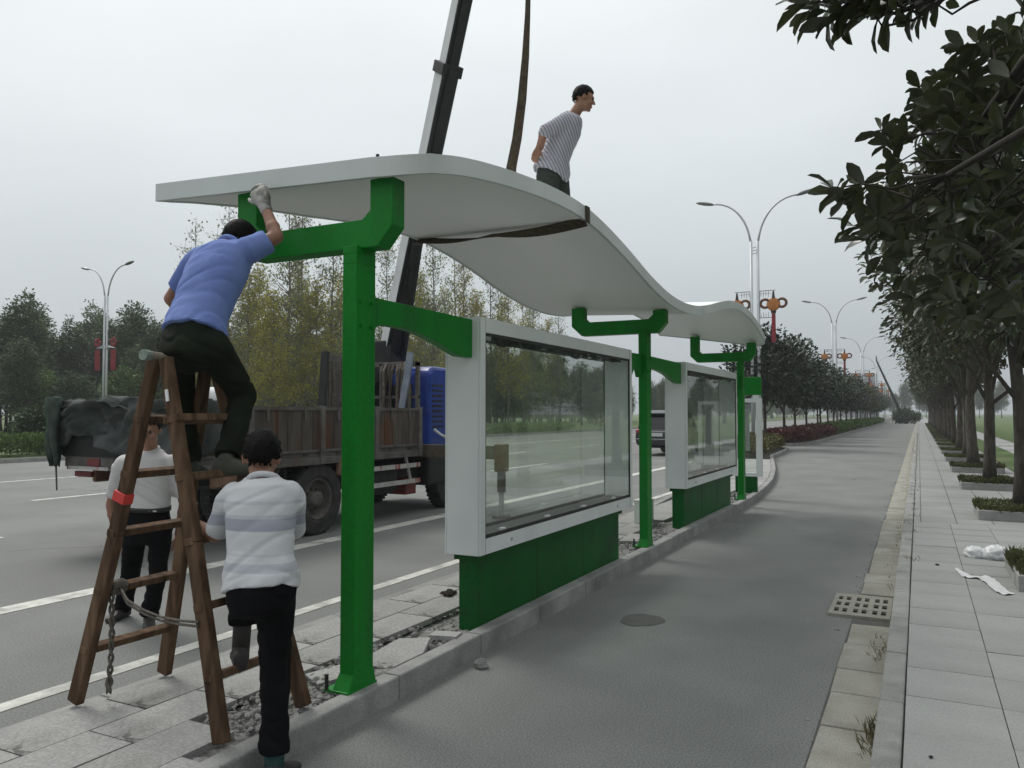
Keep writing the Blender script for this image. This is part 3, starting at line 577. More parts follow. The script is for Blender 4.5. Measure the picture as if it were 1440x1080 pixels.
# near magnolias, their crowns reach over the pavement
NEARLEAF = np_mesh('leaf', T_M[0], T_M[1]); NEARLEAF.materials.append(M['magnolia'])
def inside(poly, x, y):
    r = False; j = len(poly) - 1
    for i in range(len(poly)):
        if (poly[i][1] > y) != (poly[j][1] > y) and x < (poly[j][0] - poly[i][0]) * (y - poly[i][1]) / (poly[j][1] - poly[i][1]) + poly[i][0]: r = not r
        j = i
    return r
def near_magnolia(seed, base, top, ros, n_obj, label, leaf_len):
    rs = np.random.RandomState(seed); t = empty('magnolia_tree', base, label, 'tree', 'magnolia trees of the avenue')
    b = MB(); top = Vector(top); path = [Vector(base) + Vector((0, 0, -.1)), Vector(base).lerp(top, .35) + Vector((.08, 0, 0)), Vector(base).lerp(top, .7), top]
    b.tube(path, [.17, .14, .11, .07], 12)
    cl = []
    for q in ros:                          # group rosettes into limbs
        for c in cl:
            if (c[0] - q).length < .75: c[1].append(q); break
        else: cl.append([q, [q]])
    for c0, qs in cl:
        c = sum(qs, Vector()) / len(qs); s = path[2].lerp(top, rs.uniform(0, 1)) if c.z > 2.6 else path[2]
        back = c + (top - c).normalized() * .45 + Vector((0, 0, -.12)); mid = s.lerp(back, .5) + Vector(rs.uniform(-.15, .15, 3)) + Vector((0, 0, .1))
        b.tube([s, mid, back], [.045, .03, .017], 7)
        for q in qs: b.tube([back, back.lerp(q, .35) + Vector(rs.uniform(-.1, .1, 3)), back.lerp(q, .7) + Vector(rs.uniform(-.09, .09, 3)), q], [.010, .008, .006, .004], 5)
    b.build('trunk', 'bark_dark', t, smooth=True)
    pos = []; dr = []; nm = []; ln = []
    for q in ros:
        out = (q - top); out.z *= .4; out = out.normalized() + Vector((0, 0, .55)); out.normalize(); out = (out + Vector(rs.normal(size=3)) * .35).normalized(); d, s, u = basis(out)
        n = rs.randint(7, 12)
        for i in range(n):
            a = 2.4 * i + rs.uniform(-.4, .4); spread = rs.uniform(.75, 1.6) if i > 1 else .35
            v = d * math.cos(spread) + (s * math.cos(a) + u * math.sin(a)) * math.sin(spread); v.z -= .12
            pos.append(q - d * (.012 * i)); dr.append(v); nm.append(d * .9 + Vector((0, 0, .5)) + Vector(rs.normal(size=3)) * .25); ln.append(leaf_len * rs.uniform(.6, 1.2))
    pos = np.array(pos); dr = unit(np.array(dr)); nm = np.array(nm); ln = np.array(ln)
    dep = (pos - np.array(CAMP)) @ np.array(_f); px = CX + FPX * ((pos - np.array(CAMP)) @ np.array(_r)) / dep; py = CY - FPX * ((pos - np.array(CAMP)) @ np.array(_u)) / dep
    score = ln / dep * ((px > 1040) & (px < 1440) & (py > -10) & (py < 700)); order = np.argsort(-score); sel = order[:n_obj]; rest = order[n_obj:]
    crown_v, crown_f = leaves_np(pos[rest] - np.array(base), dr[rest], nm[rest], ln[rest], T_M)
    cr = link('crown', np_mesh('crown', crown_v, crown_f), 'magnolia', t); cr['kind'] = 'stuff'
    sd = unit(np.cross(dr, nm)); up = np.cross(sd, dr)
    for i in sel:
        o = bpy.data.objects.new('leaf', NEARLEAF); C.objects.link(o); o.parent = t
        mtx = Matrix((sd[i] * ln[i], dr[i] * ln[i], up[i] * ln[i])).transposed().to_4x4(); mtx.translation = Vector(pos[i] - np.array(base)); o.matrix_local = mtx
    return t
rs = np.random.RandomState(3)
poly_a = [(1445, 20), (1395, 28), (1365, 42), (1312, 62), (1312, 92), (1262, 118), (1262, 160), (1218, 168), (1212, 196), (1240, 218), (1195, 236), (1150, 258), (1160, 278), (1200, 292), (1180, 335), (1205, 360), (1240, 400), (1262, 425), (1330, 440), (1445, 455)]
ros = []
for q in [(1143, 266, 4.7), (1180, 258, 4.75), (1175, 285, 4.9), (1205, 300, 4.8), (1172, 318, 5.0), (1190, 338, 5.0), (1215, 252, 5.2), (1225, 235, 5.2), (1215, 180, 6.2), (1222, 200, 6.0), (1240, 190, 6.1), (1262, 122, 6.3), (1268, 150, 6.2), (1290, 135, 6.1), (1275, 165, 6.0), (1318, 70, 5.6), (1330, 92, 5.5), (1310, 105, 5.7), (1345, 60, 5.4), (1385, 45, 5.3), (1215, 360, 5.4), (1240, 385, 5.4), (1255, 415, 5.6), (1230, 330, 5.2), (1285, 425, 5.8), (1255, 300, 5.0), (1300, 290, 4.6), (1340, 250, 4.5), (1345, 300, 4.4), (1310, 345, 4.6), (1370, 180, 4.6), (1385, 110, 4.8), (1400, 330, 4.2)]:
    ros.append(P(q[0] + 28, q[1], q[2]))
while len(ros) < 275:
    x, y = rs.uniform(1140, 1445), rs.uniform(10, 455)
    if not inside(poly_a, x, y): continue
    dmin = min(math.hypot(x - a, y - b_) for a, b_ in poly_a[2:-2])
    if dmin < 36 or noise.noise((x * .022, y * .022, 3)) < -.12 - .25 * max(0, (x - 1300) / 140): continue
    ros.append(P(x, y, rs.uniform(4.9, 8.6)))
for q in [(1130, 8), (1150, 22), (1172, 14), (1190, 30), (1172, 34), (1208, 12), (1230, 26), (1245, 18), (1262, 8), (1285, 10), (1305, 4), (1150, -8), (1200, -8), (1250, -12), (1290, -15)]: ros.append(P(q[0], q[1] - 6, 3.9 + rs.uniform(-.2, .3)))
for i in range(90):
    d = rand_dirs(1, rs)[0]; ros.append(Vector((1.37 + d[0] * 2.0, 3.7 + d[1] * 2.0, 4.6 + d[2] * 1.9)))
def pxy(q): v_ = q - CAMP; w_ = v_.dot(_f); return (CX + FPX * v_.dot(_r) / w_, CY - FPX * v_.dot(_u) / w_) if w_ > .3 else (9999, 0)
keep = []
for q in ros[-90:]:
    x_, y_ = pxy(q)
    if 0 < x_ < 1340 and -20 < y_ < 700 or (0 < x_ < 1440 and -30 < y_ < 40): continue
    keep.append(q)
ros = ros[:-90] + keep
a_r = [q for q in ros if q.y < 7.4]; b_r = [q for q in ros if q.y >= 7.4]
near_magnolia(1, (1.5, 3.66, .2), (1.15, 4.2, 3.9), a_r, 300, 'magnolia with large glossy dark leaves hanging low over the pavement', .165)
for i in range(140):
    d = rand_dirs(1, rs)[0] * rs.uniform(.6, 1); q = Vector((1.3 + d[0] * 1.9, 9.2 + d[1] * 2.1, 4.3 + d[2] * 1.9)); x_, y_ = pxy(q)
    if x_ > 1290 and not (x_ < 1400 and y_ < 90): b_r.append(q)
near_magnolia(2, (1.45, 9.0, .2), (1.2, 9.2, 3.9), b_r, 200, 'dense dark magnolia rising behind the large hanging leaves', .17)

# ------------------------------------------------------------------ median beyond the island: kerbed bed, hedges, round trees
MF = [(42.6, -6.6), (43.2, -5.9), (44.5, -5.35), (47, -5.1), (300, -5.05)]
MK = [(42.6, -6.8), (43.2, -7.6), (45, -8.0), (300, -8.0)]
b = MB(); ys = [42.6, 43.0, 43.5, 44.5, 46, 48, 60, 100, 200, 300]
pts = [(lerp_tab(MF, y), y) for y in ys] + [(lerp_tab(MK, y), y) for y in ys[::-1]]
b.prism([(x, y, -.03) for x, y in pts], (0, 0, .18)); med = structure(b.build('median', 'kerb', fix=True))
b = MB(); b.prism([(x + (.12 if x < -6.7 else -.12), y, .1) for x, y in pts], (0, 0, .06)); b.build('soil', 'soil', med, fix=True)
def hedge(name, poly_fn, y0, y1, h, leaf, n, label, group=None, z0=.14, seed=1, ln=.07, spikes=.0):
    rs = np.random.RandomState(seed); pos = []; dr = []
    y = rs.uniform(y0, y1, n); f0 = np.array([poly_fn(q)[0] for q in y]); f1 = np.array([poly_fn(q)[1] for q in y]); u = rs.uniform(0, 1, n); x = f0 + (f1 - f0) * u
    endf = np.minimum(1, np.minimum(y - y0, y1 - y) / .5); ef = np.minimum(1, np.minimum(u, 1 - u) * 5) ** .5 * np.maximum(.0, endf) ** .5
    top = h * (.72 + .28 * ef) * np.array([1 + .22 * noise.noise((a * 2.2, c * 1.6, seed)) + .1 * noise.noise((a * 7, c * 7, seed)) for a, c in zip(x, y)])
    z = z0 + top * rs.uniform(0, 1, n) ** .45
    d = rs.normal(size=(n, 3)) * .6 + np.array([0, 0, .8]); d[:, 0] += (u - .5) * .8
    v, f = leaves_np(np.c_[x, y, z], d, rs.normal(size=(n, 3)), ln * rs.uniform(.6, 1.5, n), T_S)
    base = Vector(((f0.mean() + f1.mean()) / 2, (y0 + y1) / 2, z0)); e = empty(name, base, label, 'hedge', group)
    link('foliage', np_mesh('foliage', v - np.array(base), f), leaf, e)
    b = MB()
    for i in range(14):
        yy = rs.uniform(y0 + .1, y1 - .1); a, c = poly_fn(yy); xx = a + (c - a) * rs.uniform(.25, .75); b.tube([(xx, yy, z0 - .02), (xx + rs.uniform(-.1, .1), yy, z0 + h * .6)], [.015, .008], 5)
    b.build('stems', 'bark', e); return e
mf = lambda y: (lerp_tab(MK, y) + .2, lerp_tab(MF, y) - .2)
hedge('hedge', mf, 43.2, 62, .6, 'hedge_red', 16000, 'dark red leaved hedge at the rounded end of the median', 'median hedges', seed=2, ln=.16)
hedge('hedge', mf, 62.2, 80, .62, 'hedge_green', 8000, 'low green hedge section behind the red hedge on the median', 'median hedges', seed=3, ln=.18)
hedge('hedge', mf, 80.2, 150, .6, 'hedge_green', 15000, 'long far green hedge along the median toward the road end', 'median hedges', seed=4, ln=.25)
yf = lambda y: (max(lerp_tab(BK, y) + .25, lerp_tab(FR, y) - 2.0), lerp_tab(FR, y) - .2)
hedge('hedge', yf, 28.6, 38.7, .55, 'hedge_yellow', 14000, 'low yellow green hedge on the tip of the shelter island', 'median hedges', seed=5, ln=.10)

med_src = [make_tree('round_tree', np.random.RandomState(40 + i), 5.3, 1.75, 1.95, 170, 26, .42, .21, lf, r0=.085, inner=.4, low=-.85) for i, lf in enumerate(('median_leaf', 'median_leaf', 'median_yellow'))]
ys = [39.3] + [46.0 + 4.9 * i for i in range(24)]
used = set()
for i, y in enumerate(ys):
    si = 2 if i in (12, 13, 17) else i % 2
    loc = (-6.55 + rng.uniform(-.15, .15), y + rng.uniform(-.3, .3), .12); s = (1.06 if i == 0 else rng.uniform(.9, 1.06)); rz = rng.uniform(0, 6.3)
    if si not in used: o = med_src[si]; used.add(si); o.location = loc; o.rotation_euler.z = rz; o.scale = (s, s, s)
    else: o = copy_tree(med_src[si], None, loc, rz, s)
    tag(o, 'round crowned dark evergreen in the long row on the median' if si < 2 else 'yellowish round crowned tree in the row on the median', 'tree', 'round trees on the median')
    if i == 0: tag(o, 'single round evergreen on the island tip behind the last shelter post')

# ------------------------------------------------------------------ left side: lawn hedge, shrubs, wood and tall thin trees
lf = lambda y: (-31.5, -29.0)
hedge('hedge', lf, 11, 27, .75, 'hedge_green', 22000, 'clipped bright green hedge on the verge across the road', 'verge hedges', z0=.1, seed=8, ln=.12)
hedge('hedge', lf, 34, 70, .6, 'hedge_green', 16000, 'long low green planting strip across the road seen through the glass', 'verge hedges', z0=.1, seed=9, ln=.2)
def shrub(name, loc, r, h, leaf, n, label, seed, ln=.12, group=None):
    rs = np.random.RandomState(seed); e = empty(name, loc, label, 'shrub', group)
    (v, f), c = broad_crown(rs, n // 25, 25, (0, 0, h * .5), (r, r, h * .5), .2 * r, ln, inner=.5, low=-.9)
    v[:, 2] = np.maximum(v[:, 2], .01); link('foliage', np_mesh('foliage', v, f), leaf, e)
    b = MB(); limbs(rs, b, (0, 0, -.05), (0, 0, h * .5), .05, .02, c, 8, .05); b.build('stems', 'bark', e, origin=Vector((0, 0, 0))); return e
q = PX(52, 600, -33); shrub('round_shrub', (q.x, q.y, .1), 1.0, 1.85, 'forest_dark', 4200, 'dark clipped round shrub behind the bright verge hedge', 4, .16)
# wood in the left background
fsrc = []
for i, (lf_, h, rd) in enumerate([('forest_leaf', 12.5, 2.3), ('forest_dark', 11, 2.7), ('forest_leaf', 13.0, 1.9), ('forest_bright', 6.5, 2.9), ('forest_dark', 8, 2.9)]):
    fsrc.append(make_tree('woodland_tree', np.random.RandomState(60 + i), h, h * .12, rd, 420, 24, .46, .25, lf_, r0=.16, inner=.35, low=-.9))
names = ['tall grey green tree in the wood across the road', 'dense dark tree in the wood across the road', 'tall slim grey green tree in the wood across the road', 'low bright green bushy tree before the wood across the road', 'broad dark tree before the wood across the road']
used = set()
def put_f(si, x, y, s):
    loc = (x, y, .1); rz = rng.uniform(0, 6.3)
    if si not in used: o = fsrc[si]; used.add(si); o.location = loc; o.rotation_euler.z = rz; o.scale = (s,) * 3
    else: o = copy_tree(fsrc[si], None, loc, rz, (s, s, s * rng.uniform(.93, 1.06)))
    return tag(o, names[si], 'tree', 'trees of the wood across the road')
for i in range(96):                                       # back rows in an even band, X from -55 to -67
    put_f([0, 2, 1, 0, 2][i % 5], rng.uniform(-67, -55), 4 + i * 1.55 + rng.uniform(-1, 1), rng.uniform(.68, .92))
for i in range(62): put_f([2, 0, 2, 1][i % 4], rng.uniform(-78, -68), 2 + i * 2.1 + rng.uniform(-1, 1), rng.uniform(.9, 1.08))
for i in range(66):
    put_f([3, 2, 0, 3, 4][i % 5], rng.uniform(-54, -50), 5 + i * 2.2 + rng.uniform(-1.3, 1.3), rng.uniform(.55, .8))
for i in range(70):                                       # the wood goes on along the road, seen through and beside the cases
    o = put_f([1, 0, 3, 4, 2][i % 5], rng.uniform(-47, -38), 66 + i * 2.6 + i * i * .02 + rng.uniform(-1, 1), rng.uniform(.55, .8))
def thin_tree(seed, h, leaf, dens, lw=.26, br=70, grad=1.0, ln=.15, spread=.2):
    rs = np.random.RandomState(seed); t = empty('tall_thin_tree', (0, 0, 0)); b = MB(); path = [Vector((.05 * math.sin(i * 1.3 + seed), .05 * math.cos(i * 1.7), h * i / 9)) for i in range(10)]
    b.tube(path, [.10 * (1 - i / 9.6) + .012 for i in range(10)], 7); pos = []
    for i in range(br):
        t0 = rs.uniform(.16, .985); z = h * t0; a = rs.uniform(0, 6.3); ln_ = h * spread * (1 - t0) ** .7 * rs.uniform(.55, 1.1) + .3; el = rs.uniform(.35, .85)
        s = Vector((0, 0, z)); e_ = s + Vector((math.cos(a) * math.cos(el), math.sin(a) * math.cos(el), math.sin(el))) * ln_; mid = s.lerp(e_, .5) + Vector((0, 0, -.06 * ln_))
        r = .018 + .02 * (1 - t0); b.tube([s, mid, e_], [r, r * .7, .006], 5)
        for k in range(4):
            u = rs.uniform(.3, 1); q = s.lerp(e_, u); tip = q + Vector(rs.normal(size=3)) * .3 + Vector((0, 0, .25)); b.tube([q, tip], [.009, .004], 4)
            nn = int(dens * (1.25 - t0 * grad) * rs.uniform(.4, 1.6))
            for j in range(max(0, nn)): pos.append(q.lerp(tip, rs.uniform(0, 1.2)) + Vector(rs.normal(size=3)) * .16)
    b.build('trunk', 'bark_pale', t); pos = np.array([tuple(p) for p in pos]); n = len(pos)
    v, f = leaves_np(pos, rs.normal(size=(n, 3)) + np.array([0, 0, -.3]), rs.normal(size=(n, 3)) + np.array([0, 0, .8]), ln * rs.uniform(.6, 1.4, n), T_S); link('crown', np_mesh('crown', v, f), leaf, t); return t
ts = [thin_tree(81, 12.5, 'autumn_grey', 8, br=85, grad=1.05), thin_tree(82, 11.5, 'autumn_leaf', 12, br=100, grad=1.0, spread=.25), thin_tree(83, 12.0, 'autumn_grey', 10, br=100, grad=.95, spread=.24), thin_tree(84, 10.5, 'autumn_leaf', 21, br=110, grad=1.0, spread=.27)]
tn = ['tall bare topped tree with sparse grey green leaves behind the truck', 'slim tree with thin yellow leaves behind the truck', 'tall slim grey leaved tree among the yellow ones behind the truck', 'fuller yellow green tree low behind the truck']
used = set()
spots = []
for px, X, ty, k in [(322, -35, 300, 0), (350, -38, 390, 3), (385, -33, 415, 3), (408, -34, 272, 0), (425, -36, 300, 2), (445, -32, 400, 3), (468, -34, 330, 2), (500, -36, 360, 1), (575, -35, 300, 1), (610, -33, 312, 2), (640, -36, 345, 0), (652, -34, 360, 1), (690, -35, 372, 2), (715, -33, 405, 1), (735, -37, 398, 1), (750, -34, 430, 2), (785, -36, 432, 0), (545, -38, 345, 2), (420, -42, 380, 3), (480, -41, 390, 3), (590, -42, 400, 3), (625, -44, 410, 1), (670, -43, 415, 3), (705, -41, 425, 3), (560, -37, 420, 3), (365, -44, 380, 3), (300, -43, 405, 3), (770, -40, 452, 3), (275, -41, 320, 0)]:
    q = PX(px, ty, X); spots.append((q.x, q.y, q.z, k))
for x, y, h, k in spots:
    hs = h / [12.5, 11.5, 12, 10.5][k]; sx = max(.8, min(1.05, hs))
    if k not in used: o = ts[k]; used.add(k); o.location = (x, y, .1); o.scale = (sx, sx, hs); o.rotation_euler.z = rng.uniform(0, 6)
    else: o = copy_tree(ts[k], None, (x, y, .1), rng.uniform(0, 6.3), (sx, sx, hs))
    tag(o, tn[k], 'tree', 'tall thin autumn trees behind the truck')
# trees beyond the lawn on the right
for i in range(16):
    o = put_f([3, 1, 4, 0][i % 4], 14 + rng.uniform(0, 9) + i * .2, 20 + i * 7.5, rng.uniform(.7, .95))
    tag(o, ['low bright green bushy tree beyond the right lawn', 'dense dark tree beyond the right lawn', 'broad dark tree beyond the right lawn', 'tall grey green tree beyond the right lawn'][i % 4], 'tree', 'trees beyond the lawn')
# far trees closing the road
for i in range(34):
    o = put_f([0, 2, 1][i % 3], -50 + i * 3.1 + rng.uniform(-1, 1), 300 + rng.uniform(-25, 40), rng.uniform(.75, 1.0))
    tag(o, 'hazy grey tree in the far belt closing the end of the road', 'tree', 'far trees at the road end')
q = PZ(1277, 596, 0)
shrub('dark_bush', (q.x - .3, q.y, 0), 2.1, 2.4, 'forest_dark', 3500, 'dark rounded bush at the far end of the slip road', 14, .3)
a = Vector((q.x - .2, q.y - 1.2, -.2)); bb = P(1233, 508, (a - CAMP).dot(_f) + 1)
t = empty('leaning_pole', (a.x, a.y, 0), 'black leaning pole rising from the bush at the far road end', 'pole'); 
MB().tube([a, a.lerp(bb, .5), bb], [.26, .2, .12], 10).build('shaft', 'boom_dark', t); MB().tube([bb, bb + Vector((-.1, 0, .9))], [.12, .05], 8).build('tip', 'boom_dark', t)
# far building
q = P(1200, 575, 330); t = empty('office_block', (q.x, q.y, 0), 'pale grey flat roofed block far behind the median trees', 'building')
MB().bx(q.x - 9, q.x + 9, q.y - 6, q.y + 6, -1, 17).build('wall', 'building', t)
MB().bx(q.x - 9.3, q.x + 9.3, q.y - 6.3, q.y + 6.3, 17, 17.8).build('roof', 'building', t)
for r_ in range(4):
    for c_ in range(6): MB().bx(q.x - 8 + c_ * 2.8, q.x - 6.4 + c_ * 2.8, q.y - 6.06, q.y - 5.98, 2 + r_ * 3.8, 4 + r_ * 3.8).build('window', 'building_window', t)

# ------------------------------------------------------------------ street lamps
def lamp(name, loc, label, cat, group, deco='knot', H=11.9):
    t = empty(name, loc, label, cat, group); x, y, z = loc
    MB().bx(x - .3, x + .3, y - .22, y + .22, z - .05, z + .12).build('base_plate', 'lamp_pole', t, bevel=.01)
    for s in (-1, 1):
        px = x + s * .15; pts = [(px, y, z + .1), (px, y, z + 4), (px, y, z + 9.6)]; MB().tube(pts, [.085, .075, .06], 10).build('pole', 'lamp_pole', t, smooth=True)
        arc = [(px, y, z + 9.5)]
        for i in range(1, 11):
            a = i / 10; arc.append((px + s * (.05 + 1.75 * a ** 1.6), y, z + 9.6 + 1.95 * math.sin(a * math.pi / 2) ** .9))
        arm = MB().tube(arc, [.05] * 5 + [.042] * 6, 8).build('arm', 'lamp_pole', t, smooth=True)
        e_ = Vector(arc[-1]); d = Vector((s, 0, .22)).normalized(); _, sd, u = basis(d)
        MB().ell(e_ + d * .33, (.46, .15, .085), 14, 8, (d, sd, u)).build('lamp_head', 'lamp_glass', arm, smooth=True)
    for k in range(3): MB().bar((x - .15, y, z + 9.0 + k * .14), (x + .15, y, z + 9.05 + k * .14), .03, .03).build('brace', 'lamp_pole', t)
    for s in (-1, 1):
        cx_ = x + s * .82; cz = z + 6.6
        fr = MB()
        for zz in (7.25, 6.0): fr.bar((x + s * .2, y, z + zz), (cx_ + s * .1, y, z + zz), .02, .025)
        for k in range(4): fr.bar((x + s * (.27 + .11 * k), y, z + 7.25), (x + s * (.27 + .11 * k), y, z + 7.0 - .05 * (k % 2)), .015, .015); fr.bar((x + s * (.27 + .11 * k), y, z + 6.0), (x + s * (.27 + .11 * k), y, z + 6.2 + .05 * (k % 2)), .015, .015)
        fr.bar((x + s * .25, y, z + 7.12), (x + s * .7, y, z + 7.12), .015, .015); fr.bar((x + s * .22, y, z + 6.0), (x + s * .22, y, z + 7.25), .018, .018)
        fr.build('bracket', 'knot_dark', t)
        if deco == 'knot':
            kn = MB(); rot = Matrix.Rotation(R(45), 3, 'Y'); kn.box((cx_, y, cz), (.44, .12, .44), rot); kn.ell((cx_, y, cz), (.31, .10, .31), 16, 10)
            for k in (-1, 0, 1): kn.bar(Vector((cx_, y - .05, cz)) + rot @ Vector((-.2, 0, k * .12)), Vector((cx_, y - .05, cz)) + rot @ Vector((.2, 0, k * .12)), .03, .03); kn.bar(Vector((cx_, y - .05, cz)) + rot @ Vector((k * .12, 0, -.2)), Vector((cx_, y - .05, cz)) + rot @ Vector((k * .12, 0, .2)), .03, .03)
            kn = kn.build('knot', 'knot_gold', t)
            for ss in (-1, 1):
                ring = [Vector((cx_ + ss * .37, y, cz + .05)) + Vector((.2 * math.cos(a), 0, .19 * math.sin(a))) for a in np.linspace(0, 2 * math.pi, 17)]
                MB().tube(ring, .065, 7, False).build('loop', 'knot_brown', kn)
            MB().tube([(cx_, y, cz + .28), (cx_, y, cz + .62)], [.08, .035], 8).build('finial', 'knot_dark', kn)
            MB().tube([(cx_, y, cz - .3), (cx_, y, cz - .42)], [.13, .1], 10).build('cap', 'knot_dark', kn)
            MB().tube([(cx_, y, cz - .42), (cx_, y, cz - 1.75)], [.085, .10], 10).build('tassel', 'knot_red', kn)
            MB().bar((x + s * .2, y, cz - 1.76), (cx_, y, cz - 1.76), .02, .02).build('stay', 'knot_dark', kn)
        else:
            bx_ = MB().bx(cx_ - .2, cx_ + .2, y - .05, y + .05, z + 4.5, z + 5.9).build('banner', 'knot_red', t)
            for k in range(5):
                a = k * 1.256; MB().ell((cx_ + .22 * math.cos(a), y, z + 6.4 + .22 * math.sin(a)), (.13, .06, .13), 10, 6).build('flower', 'knot_red', bx_)
            MB().prism([(x + s * .1, y - .1, z + 6.2), (x + s * .9, y - .1, z + 6.0), (x + s * .1, y - .1, z + 6.0)], (0, .2, 0)).build('shelf', 'lamp_pole', t)
    return t
q = P(1061.5, 400, 37.0)
lamp('street_lamp', (q.x, q.y, .1), 'tall twin pole street lamp with gold knot ornaments behind the shelter roof end', 'street lamp', 'twin arm street lamps')
for i, (px, d) in enumerate([(1173.5, 70.5), (1212.5, 105), (1232, 141), (1243, 178)]):
    q = P(px, 500, d); lamp('street_lamp', (q.x, q.y, .1), ['second twin arm street lamp along the median beyond the gold knots one', 'third twin arm street lamp along the median tree row', 'fourth twin arm street lamp, pale with distance on the median', 'faintest twin arm street lamp near the leaning pole'][i], 'street lamp', 'twin arm street lamps')
q = P(148, 500, 54); lamp('street_lamp', (q.x, q.y, .1), 'twin arm street lamp with red banners before the wood', 'street lamp', 'twin arm street lamps', 'banner')

# ------------------------------------------------------------------ bus shelter
sh = empty('bus_shelter', (-3.0, 9.2, .14), 'green steel bus shelter with glazed display cases and wavy white roof', 'bus shelter')
PY_ = [3.70, 9.12, 14.85]; PXC = -2.885
RF = [(3.58, 3.11), (3.82, 3.18), (4.09, 3.245), (4.42, 3.30), (4.8, 3.35), (5.41, 3.41), (5.85, 3.425), (6.2, 3.42), (6.7, 3.36), (7.28, 3.26), (7.96, 3.115), (8.4, 3.05), (8.76, 3.01), (9.3, 2.995), (9.9, 3.03), (10.58, 3.13), (11.1, 3.23), (11.6, 3.315), (12.1, 3.375), (12.6, 3.40), (13.05, 3.395), (13.45, 3.37), (14.16, 3.27), (14.7, 3.14), (15.06, 3.0)]
_ys = np.array([a for a, _ in RF]); _zs = np.array([b for _, b in RF])
XF, XB, Y0R, Y1R = -2.46, -4.45, 3.57, 15.06
def roof_top(x, y):
    k = XF - x; yy = y - .24 * k * min(1, max(0, (y - Y0R) / 1.5))
    yy = min(max(yy, 3.58), 15.06); i = np.searchsorted(_ys, yy); i = min(max(i, 1), len(_ys) - 1)
    def h(u): return float(np.interp(u, _ys, _zs))
    z = (h(yy - .2) + 2 * h(yy) + h(yy + .2)) / 4 if 3.8 < yy < 14.85 else h(yy)
    return z + .045 * k + .025 * k * min(1, max(0, (y - 4.5) / 3))
def roof_bot(x, y): return roof_top(x, y) - .094
RC = .26                                     # rounded front corners in plan
def roof_xf(y):
    d_ = max(0, RC - min(y - Y0R, Y1R - y)); return XF - (RC - math.sqrt(max(0, RC * RC - d_ * d_)))
ysr = [Y0R + RC * (1 - math.cos(math.pi / 2 * i / 10)) for i in range(10)] + list(np.linspace(Y0R + RC, Y1R - RC, 116)) + [Y1R - RC * (1 - math.cos(math.pi / 2 * i / 10)) for i in range(9, -1, -1)]
nx, ny = 12, len(ysr) - 1; v = []; f = []
for lay in (0, 1):
    for y in ysr:
        xf_ = roof_xf(y)
        for i in range(nx + 1): x = XB + (xf_ - XB) * i / nx; v.append((x, y, roof_top(x, y) if lay else roof_bot(x, y)))
W = nx + 1; Lr = W * (ny + 1)
for j in range(ny):
    for i in range(nx):
        q = j * W + i; f.append((q, q + W, q + W + 1, q + 1)); q += Lr; f.append((q, q + 1, q + W + 1, q + W))
rp = mesh_from('soffit_and_cover', [tuple(Vector(a) - Vector((-3.0, 9.2, .14))) for a in v], f, True)
roof = link('roof', rp, 'roof_white', sh)
def fascia(path, name):                      # path of (x, y); a thin trim that follows the sheet's edge
    b = MB(); n = len(path); vs = []
    for i, (x, y) in enumerate(path):
        a_, c_ = Vector(path[max(i - 1, 0)]), Vector(path[min(i + 1, n - 1)]); d_ = (c_ - a_).normalized(); nn = Vector((d_.y, -d_.x))      # outward on the right of the walk
        for off, up_ in ((-.018, 0), (.012, 0), (.012, 1), (-.018, 1)):
            p_ = Vector((x, y)) + nn * off; vs.append((p_.x, p_.y, (roof_top(x, y) + .008) if up_ else (roof_bot(x, y) - .010)))
    fs = [(3, 2, 1, 0), tuple((n - 1) * 4 + k for k in range(4))]
    for i in range(n - 1):
        for k in range(4): fs.append((i * 4 + k, i * 4 + (k + 1) % 4, i * 4 + 4 + (k + 1) % 4, i * 4 + 4 + k))
    b.add(vs, fs); o = b.build(name, 'fascia', roof, smooth=False, fix=True); return o
arc0 = [(XF - RC + RC * math.sin(t_), Y0R + RC - RC * math.cos(t_)) for t_ in np.linspace(0, math.pi / 2, 14)]
arc1 = [(XF - RC + RC * math.cos(t_), Y1R - RC + RC * math.sin(t_)) for t_ in np.linspace(0, math.pi / 2, 14)]
fascia([(x, Y0R) for x in np.linspace(XB, XF - RC, 12)] + arc0[1:] + [(XF, y) for y in np.linspace(Y0R + RC, Y1R - RC, 116)[1:-1]] + arc1 + [(x, Y1R) for x in np.linspace(XF - RC, XB, 12)[1:]], 'front_fascia')
fascia([(XB, y) for y in np.linspace(Y1R, Y0R, 110)], 'rear_fascia')
